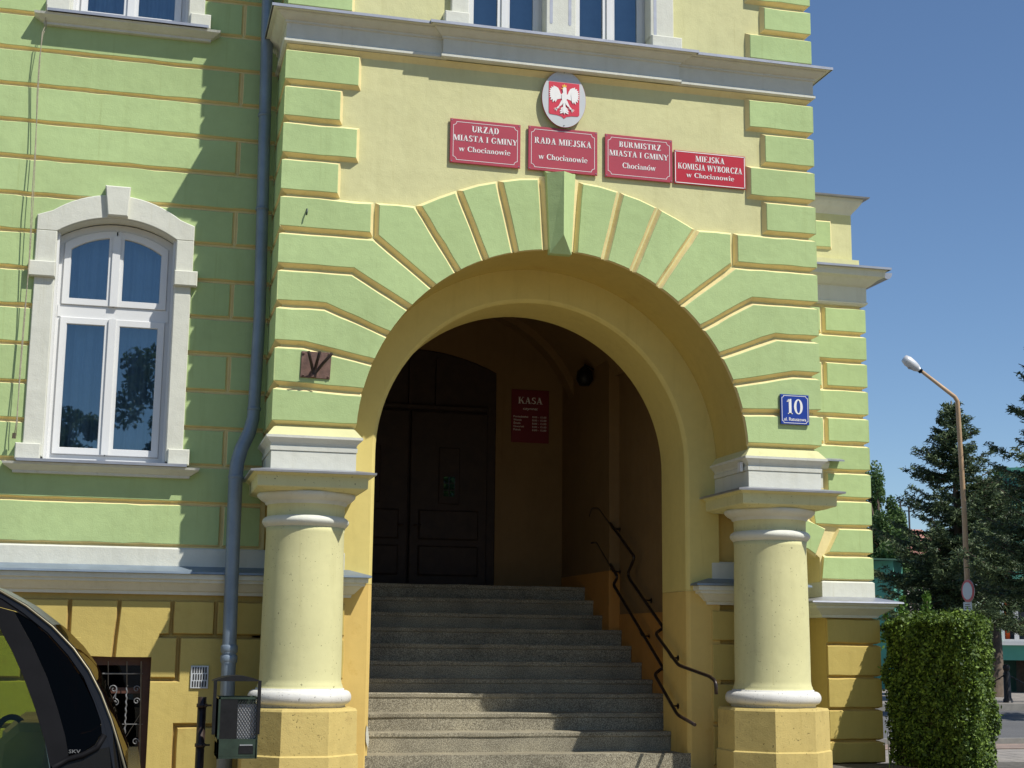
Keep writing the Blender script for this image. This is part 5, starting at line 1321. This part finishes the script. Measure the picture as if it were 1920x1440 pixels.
mb.box(wx0, wx1, ty0+.6, ty0+.7, zb_, wz1_+.1, 'room'); mb.box(X(1893), wx1, ty0+.7, ty0+7, zt_-.2, zt_, 'teal'); mb.build('wall', th_)
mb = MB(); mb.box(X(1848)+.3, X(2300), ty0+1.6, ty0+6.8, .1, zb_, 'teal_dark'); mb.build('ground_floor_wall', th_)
w_ = MB(); t = .09
for a, b_, c, d in ((wx0, wx1, wz0_, wz0_+t), (wx0, wx1, wz1_-t, wz1_), (wx0, wx0+t, wz0_+t, wz1_-t), (wx1-t, wx1, wz0_+t, wz1_-t), (X(1903), X(1903)+.13, wz0_+t, wz1_-t)): w_.box(a, b_, ty0+.05, ty0+.15, c, d, 'pvc')
w_ = w_.build('window', th_)
MB().box(X(1887), X(1895), ty0+.22, ty0+.25, wz0_, wz1_, 'orange_curtain').build('curtain', w_)
MB().box(wx0-.05, wx1+.05, ty0-.12, ty0+.1, wz0_-.08, wz0_, 'pvc').build('sill', w_)
MB().box(X(1890), X(2300), ty0-.2, ty0+7.2, zt_, zt_+.12, 'teal').build('eaves', th_)
for i in range(5): MB().box(X(1900+i*7), X(1903+i*7), ty0-.06, ty0-.045, zt_-.32, zt_-.18, 'gap').build('attic_vent', th_)
th_.rotation_euler = (0, 0, -ta)
for c in th_.children:
    c.matrix_parent_inverse = Matrix.Identity(4)
an = thing('teal_outbuilding', 'low grey-green outbuilding with a lit teal end behind the side wing', 'building', tuple(map(float, (*atd(1660, 1200, 46)[:2], 0))))
y4 = float(atd(1660, 1100, 46)[1]); X4 = lambda px: float(at(px, 1100, y4)[0]); Z4 = lambda py: float(at(1660, py, y4)[2])
mb = MB(); mb.prism([(X4(1600), y4+1.2), (X4(1664), y4-.4), (X4(1720), y4+.9), (X4(1720), y4+5), (X4(1600), y4+5)], 0, Z4(1052), 'teal', axis='z'); mb.build('wall', an)
mb = MB(); mb.box(X4(1595), X4(1722), y4-.5, y4+5.1, Z4(1052), Z4(1049), 'teal_dark'); mb.build('roof', an)
mb = MB(); mb.box(X4(1600), X4(1662), y4-.42, y4-.41, 0, Z4(1054), 'teal_dark'); 
hs = thing('distant_house', 'far house with a pinkish tiled roof glimpsed between the trees', 'building', tuple(map(float, (*atd(1700, 1200, 70)[:2], 0))))
y5 = float(atd(1700, 1100, 70)[1]); X5 = lambda px: float(at(px, 1050, y5)[0]); Z5 = lambda py: float(at(1700, py, y5)[2])
MB().box(X5(1600), X5(1800), y5, y5+8, 0, Z5(1040), 'far_wall').build('wall', hs)
MB().prism([(y5-.5, Z5(1042)), (y5+4, Z5(978)), (y5+8.5, Z5(1042))], X5(1590), X5(1810), 'far_roof', axis='x').build('roof', hs)
for i, (px, pt) in enumerate(((1664, 932), (1688, 940), (1704, 950))):
    p = at(px, pt, y5+4); MB().tube([(p[0], p[1], Z5(985)), (p[0], p[1], p[2])], .05, 'iron_black', 5).box(p[0]-.3, p[0]+.3, p[1]-.03, p[1]+.03, p[2]-.25, p[2]-.2, 'iron_black').build('aerial', hs)

# ================================================================== PARKED CAR (rear end in frame)
car = thing('parked_car', 'dark estate car parked at the lower left, only its rear side glass in view', 'car', (-2.6, -3.3, 0))
CY0 = -4.05; LEAN = .30; CW = 1.62                      # near side at the belt line, lean inward per metre
def cp(px, py, extra=0.0):
    """a point of the leaning glasshouse side"""
    y = CY0
    for _ in range(6): p = at(px, py, y); y = CY0+LEAN*max(0, p[2]-.78)+extra
    return np.array(at(px, py, y))
def mirror(p): return np.array([p[0], 2*(CY0+CW/2)-p[1], p[2]])
def side_panel(pxs, name, mat, th=.03, extra=0.0, hole=None, far=True, smooth=False):
    P = [cp(a, b_, extra) for a, b_ in pxs]; n = len(P)
    for fn in ((lambda q: q), mirror) if far else ((lambda q: q),):
        s = 1 if fn(P[0])[1] < CY0+CW/2 else -1; mb = MB()
        V = [tuple(fn(q)) for q in P]+[tuple(fn(q)+np.array([0, s*th, 0])) for q in P]
        mb.add(V, [list(range(n)), list(range(n, 2*n))[::-1]]+[(i, (i+1) % n, n+(i+1) % n, n+i) for i in range(n)], mat)
        mb.build(name, car)
# silhouette of roof and tail (px), then the inner lines
SIL = [(-260, 1040), (-120, 1066), (-40, 1090), (0, 1105), (50, 1133), (100, 1172), (140, 1213), (170, 1255), (193, 1300), (212, 1350), (228, 1400), (240, 1440), (252, 1500), (258, 1560)]
RAIL = [(-260, 1060), (-120, 1082), (-40, 1104), (5, 1123), (45, 1150), (90, 1186), (128, 1228), (156, 1268), (176, 1306), (194, 1352), (205, 1400), (212, 1440), (215, 1500), (218, 1560)]
QG = [(26, 1146), (60, 1166), (95, 1197), (128, 1234), (155, 1275), (176, 1318), (188, 1352), (190, 1375), (178, 1395), (155, 1410), (128, 1416), (122, 1380), (108, 1330), (88, 1270), (60, 1208), (36, 1165)]
DG = [(-330, 1110), (-150, 1112), (-60, 1124), (-20, 1140), (0, 1180), (22, 1220), (45, 1272), (66, 1330), (84, 1390), (94, 1440), (98, 1470), (-330, 1490)]
side_panel(SIL+RAIL[::-1], 'roof_rail', 'car_paint', .05)
side_panel(RAIL[:8]+[(156, 1272), (128, 1232), (95, 1195), (60, 1164), (26, 1144), (-10, 1135), (-60, 1122), (-150, 1108), (-260, 1106)], 'window_seal', 'car_trim', .03, .004)
side_panel([(-20, 1134), (26, 1146), (36, 1165), (60, 1208), (88, 1270), (108, 1330), (122, 1380), (128, 1416), (130, 1470), (98, 1470), (94, 1440), (84, 1390), (66, 1330), (45, 1272), (22, 1220), (0, 1180)], 'pillar', 'car_trim', .04, .002)
side_panel([(156, 1268), (176, 1306), (194, 1352), (205, 1400), (212, 1440), (215, 1480), (98, 1480), (98, 1440), (128, 1420), (155, 1412), (178, 1397), (191, 1376), (189, 1352), (177, 1317)], 'rear_quarter', 'car_paint', .05, .001)
side_panel(QG, 'quarter_window', 'car_glass_dark', .004, .012)
side_panel(DG, 'side_window', 'car_glass', .004, .014)
mb = MB(); tr = [cp(a, b_, -.004) for a, b_ in [(q[0]*.8+r_[0]*.2, q[1]*.8+r_[1]*.2) for q, r_ in zip(SIL, RAIL)]]
mb.tube([tuple(p) for p in tr], .0055, 'car_chrome', 6); mb.build('roof_trim', car)
tr = [tuple(cp(a, b_, -.003)) for a, b_ in ((104, 1416), (150, 1424), (185, 1408), (205, 1385))]
MB().tube([tuple(cp(98, 1440, -.003)), tuple(cp(128, 1424, -.003)), tuple(cp(156, 1416, -.003)), tuple(cp(182, 1402, -.003)), tuple(cp(196, 1378, -.003))], .012, 'car_trim', 8).build('belt_molding', car)
# roof skin across, tail gate, floor, far body, bonnet end
near = [cp(a, b_) for a, b_ in SIL]; far_ = [mirror(p) for p in near]
mb = MB(); rows_ = []
for p, q in zip(near, far_):
    rows_.append([tuple(p), tuple(p*.75+q*.25+np.array([0, 0, .006])), tuple((p+q)/2+np.array([0, 0, .010])), tuple(p*.25+q*.75+np.array([0, 0, .006])), tuple(q)])
V = [v for r_ in rows_ for v in r_]
mb.add(V[:30], [(i*5+j, i*5+j+1, (i+1)*5+j+1, (i+1)*5+j) for i in range(5) for j in range(4)], 'car_paint', True)
mb.build('roof', car)
mb = MB(); mb.add(V[25:60], [(i*5+j, i*5+j+1, (i+1)*5+j+1, (i+1)*5+j) for i in range(6) for j in range(4)], 'car_glass_dark', True); mb.build('rear_window', car)
xr = near[-2][0]+.02
mb = MB(); ym0, ym1 = CY0, CY0+CW
prof = [(xr-4.3, .25), (xr-.05, .25), (xr+.05, .38), (xr+.03, .60), (xr, .78), (xr-3.3, .80), (xr-4.1, .68), (xr-4.35, .5)]
mb.loft([[(x, ym0+.06, z) for x, z in offset(prof, [.05]*len(prof))], [(x, ym0-.02, z) for x, z in prof], [(x, ym1+.02, z) for x, z in prof], [(x, ym1-.06, z) for x, z in offset(prof, [.05]*len(prof))]], 'car_paint')
mb.build('body', car)
for x in (xr-.85, xr-3.45):
    for y in (ym0-.03, ym1+.03):
        w_ = MB(); w_.lathe(x, .32, [(.22, y-.09), (.31, y-.10), (.32, y-.07), (.32, y+.07), (.31, y+.10), (.22, y+.09)], 'rubber', 28, axis='y'); w_ = w_.build('wheel', car)
        MB().lathe(x, .32, [(.21, y-.092), (.19, y-.08), (.06, y-.085), (.03, y-.095), (.001, y-.095)], 'lamp_metal', 20, axis='y').build('rim', w_)
mb = MB(); mb.tube([(xr-4.1, ym0+.3, .80), (xr-3.0, ym0+.38, 1.35)], .03, 'car_paint', 6).tube([(xr-4.1, ym1-.3, .80), (xr-3.0, ym1-.38, 1.35)], .03, 'car_paint', 6); mb.build('windscreen_pillar', car)
# seats seen through the glass
for (px, yy) in ((70, CY0+.45), (70, CY0+1.15)):
    c = at(px, 1440, yy); s = MB()
    s.prism([(c[0]-.18, .45), (c[0]+.02, .45), (c[0]+.07, .92), (c[0]+.03, .965), (c[0]-.08, .965), (c[0]-.15, .90)], yy-.22, yy+.22, 'car_seat', bevel=.03); s.build('seat', car)
rr_ = at(20, 1378, CY0+.55); P = []
for i in range(21):
    a = R(-40+260*i/20); P.append((rr_[0]+.060*math.cos(a), CY0+.55, rr_[2]+.075*math.sin(a)))
MB().tube(P, .013, 'car_trim', 10).build('headrest', car)
mb = MB(); p = cp(140, 1408, -.004)
st_ = MB(); sans(st_, 'SKV', p[0], p[2]-.008, .014, .045, float(p[1])-.0, 'wrought'); st_.build('sticker', car)
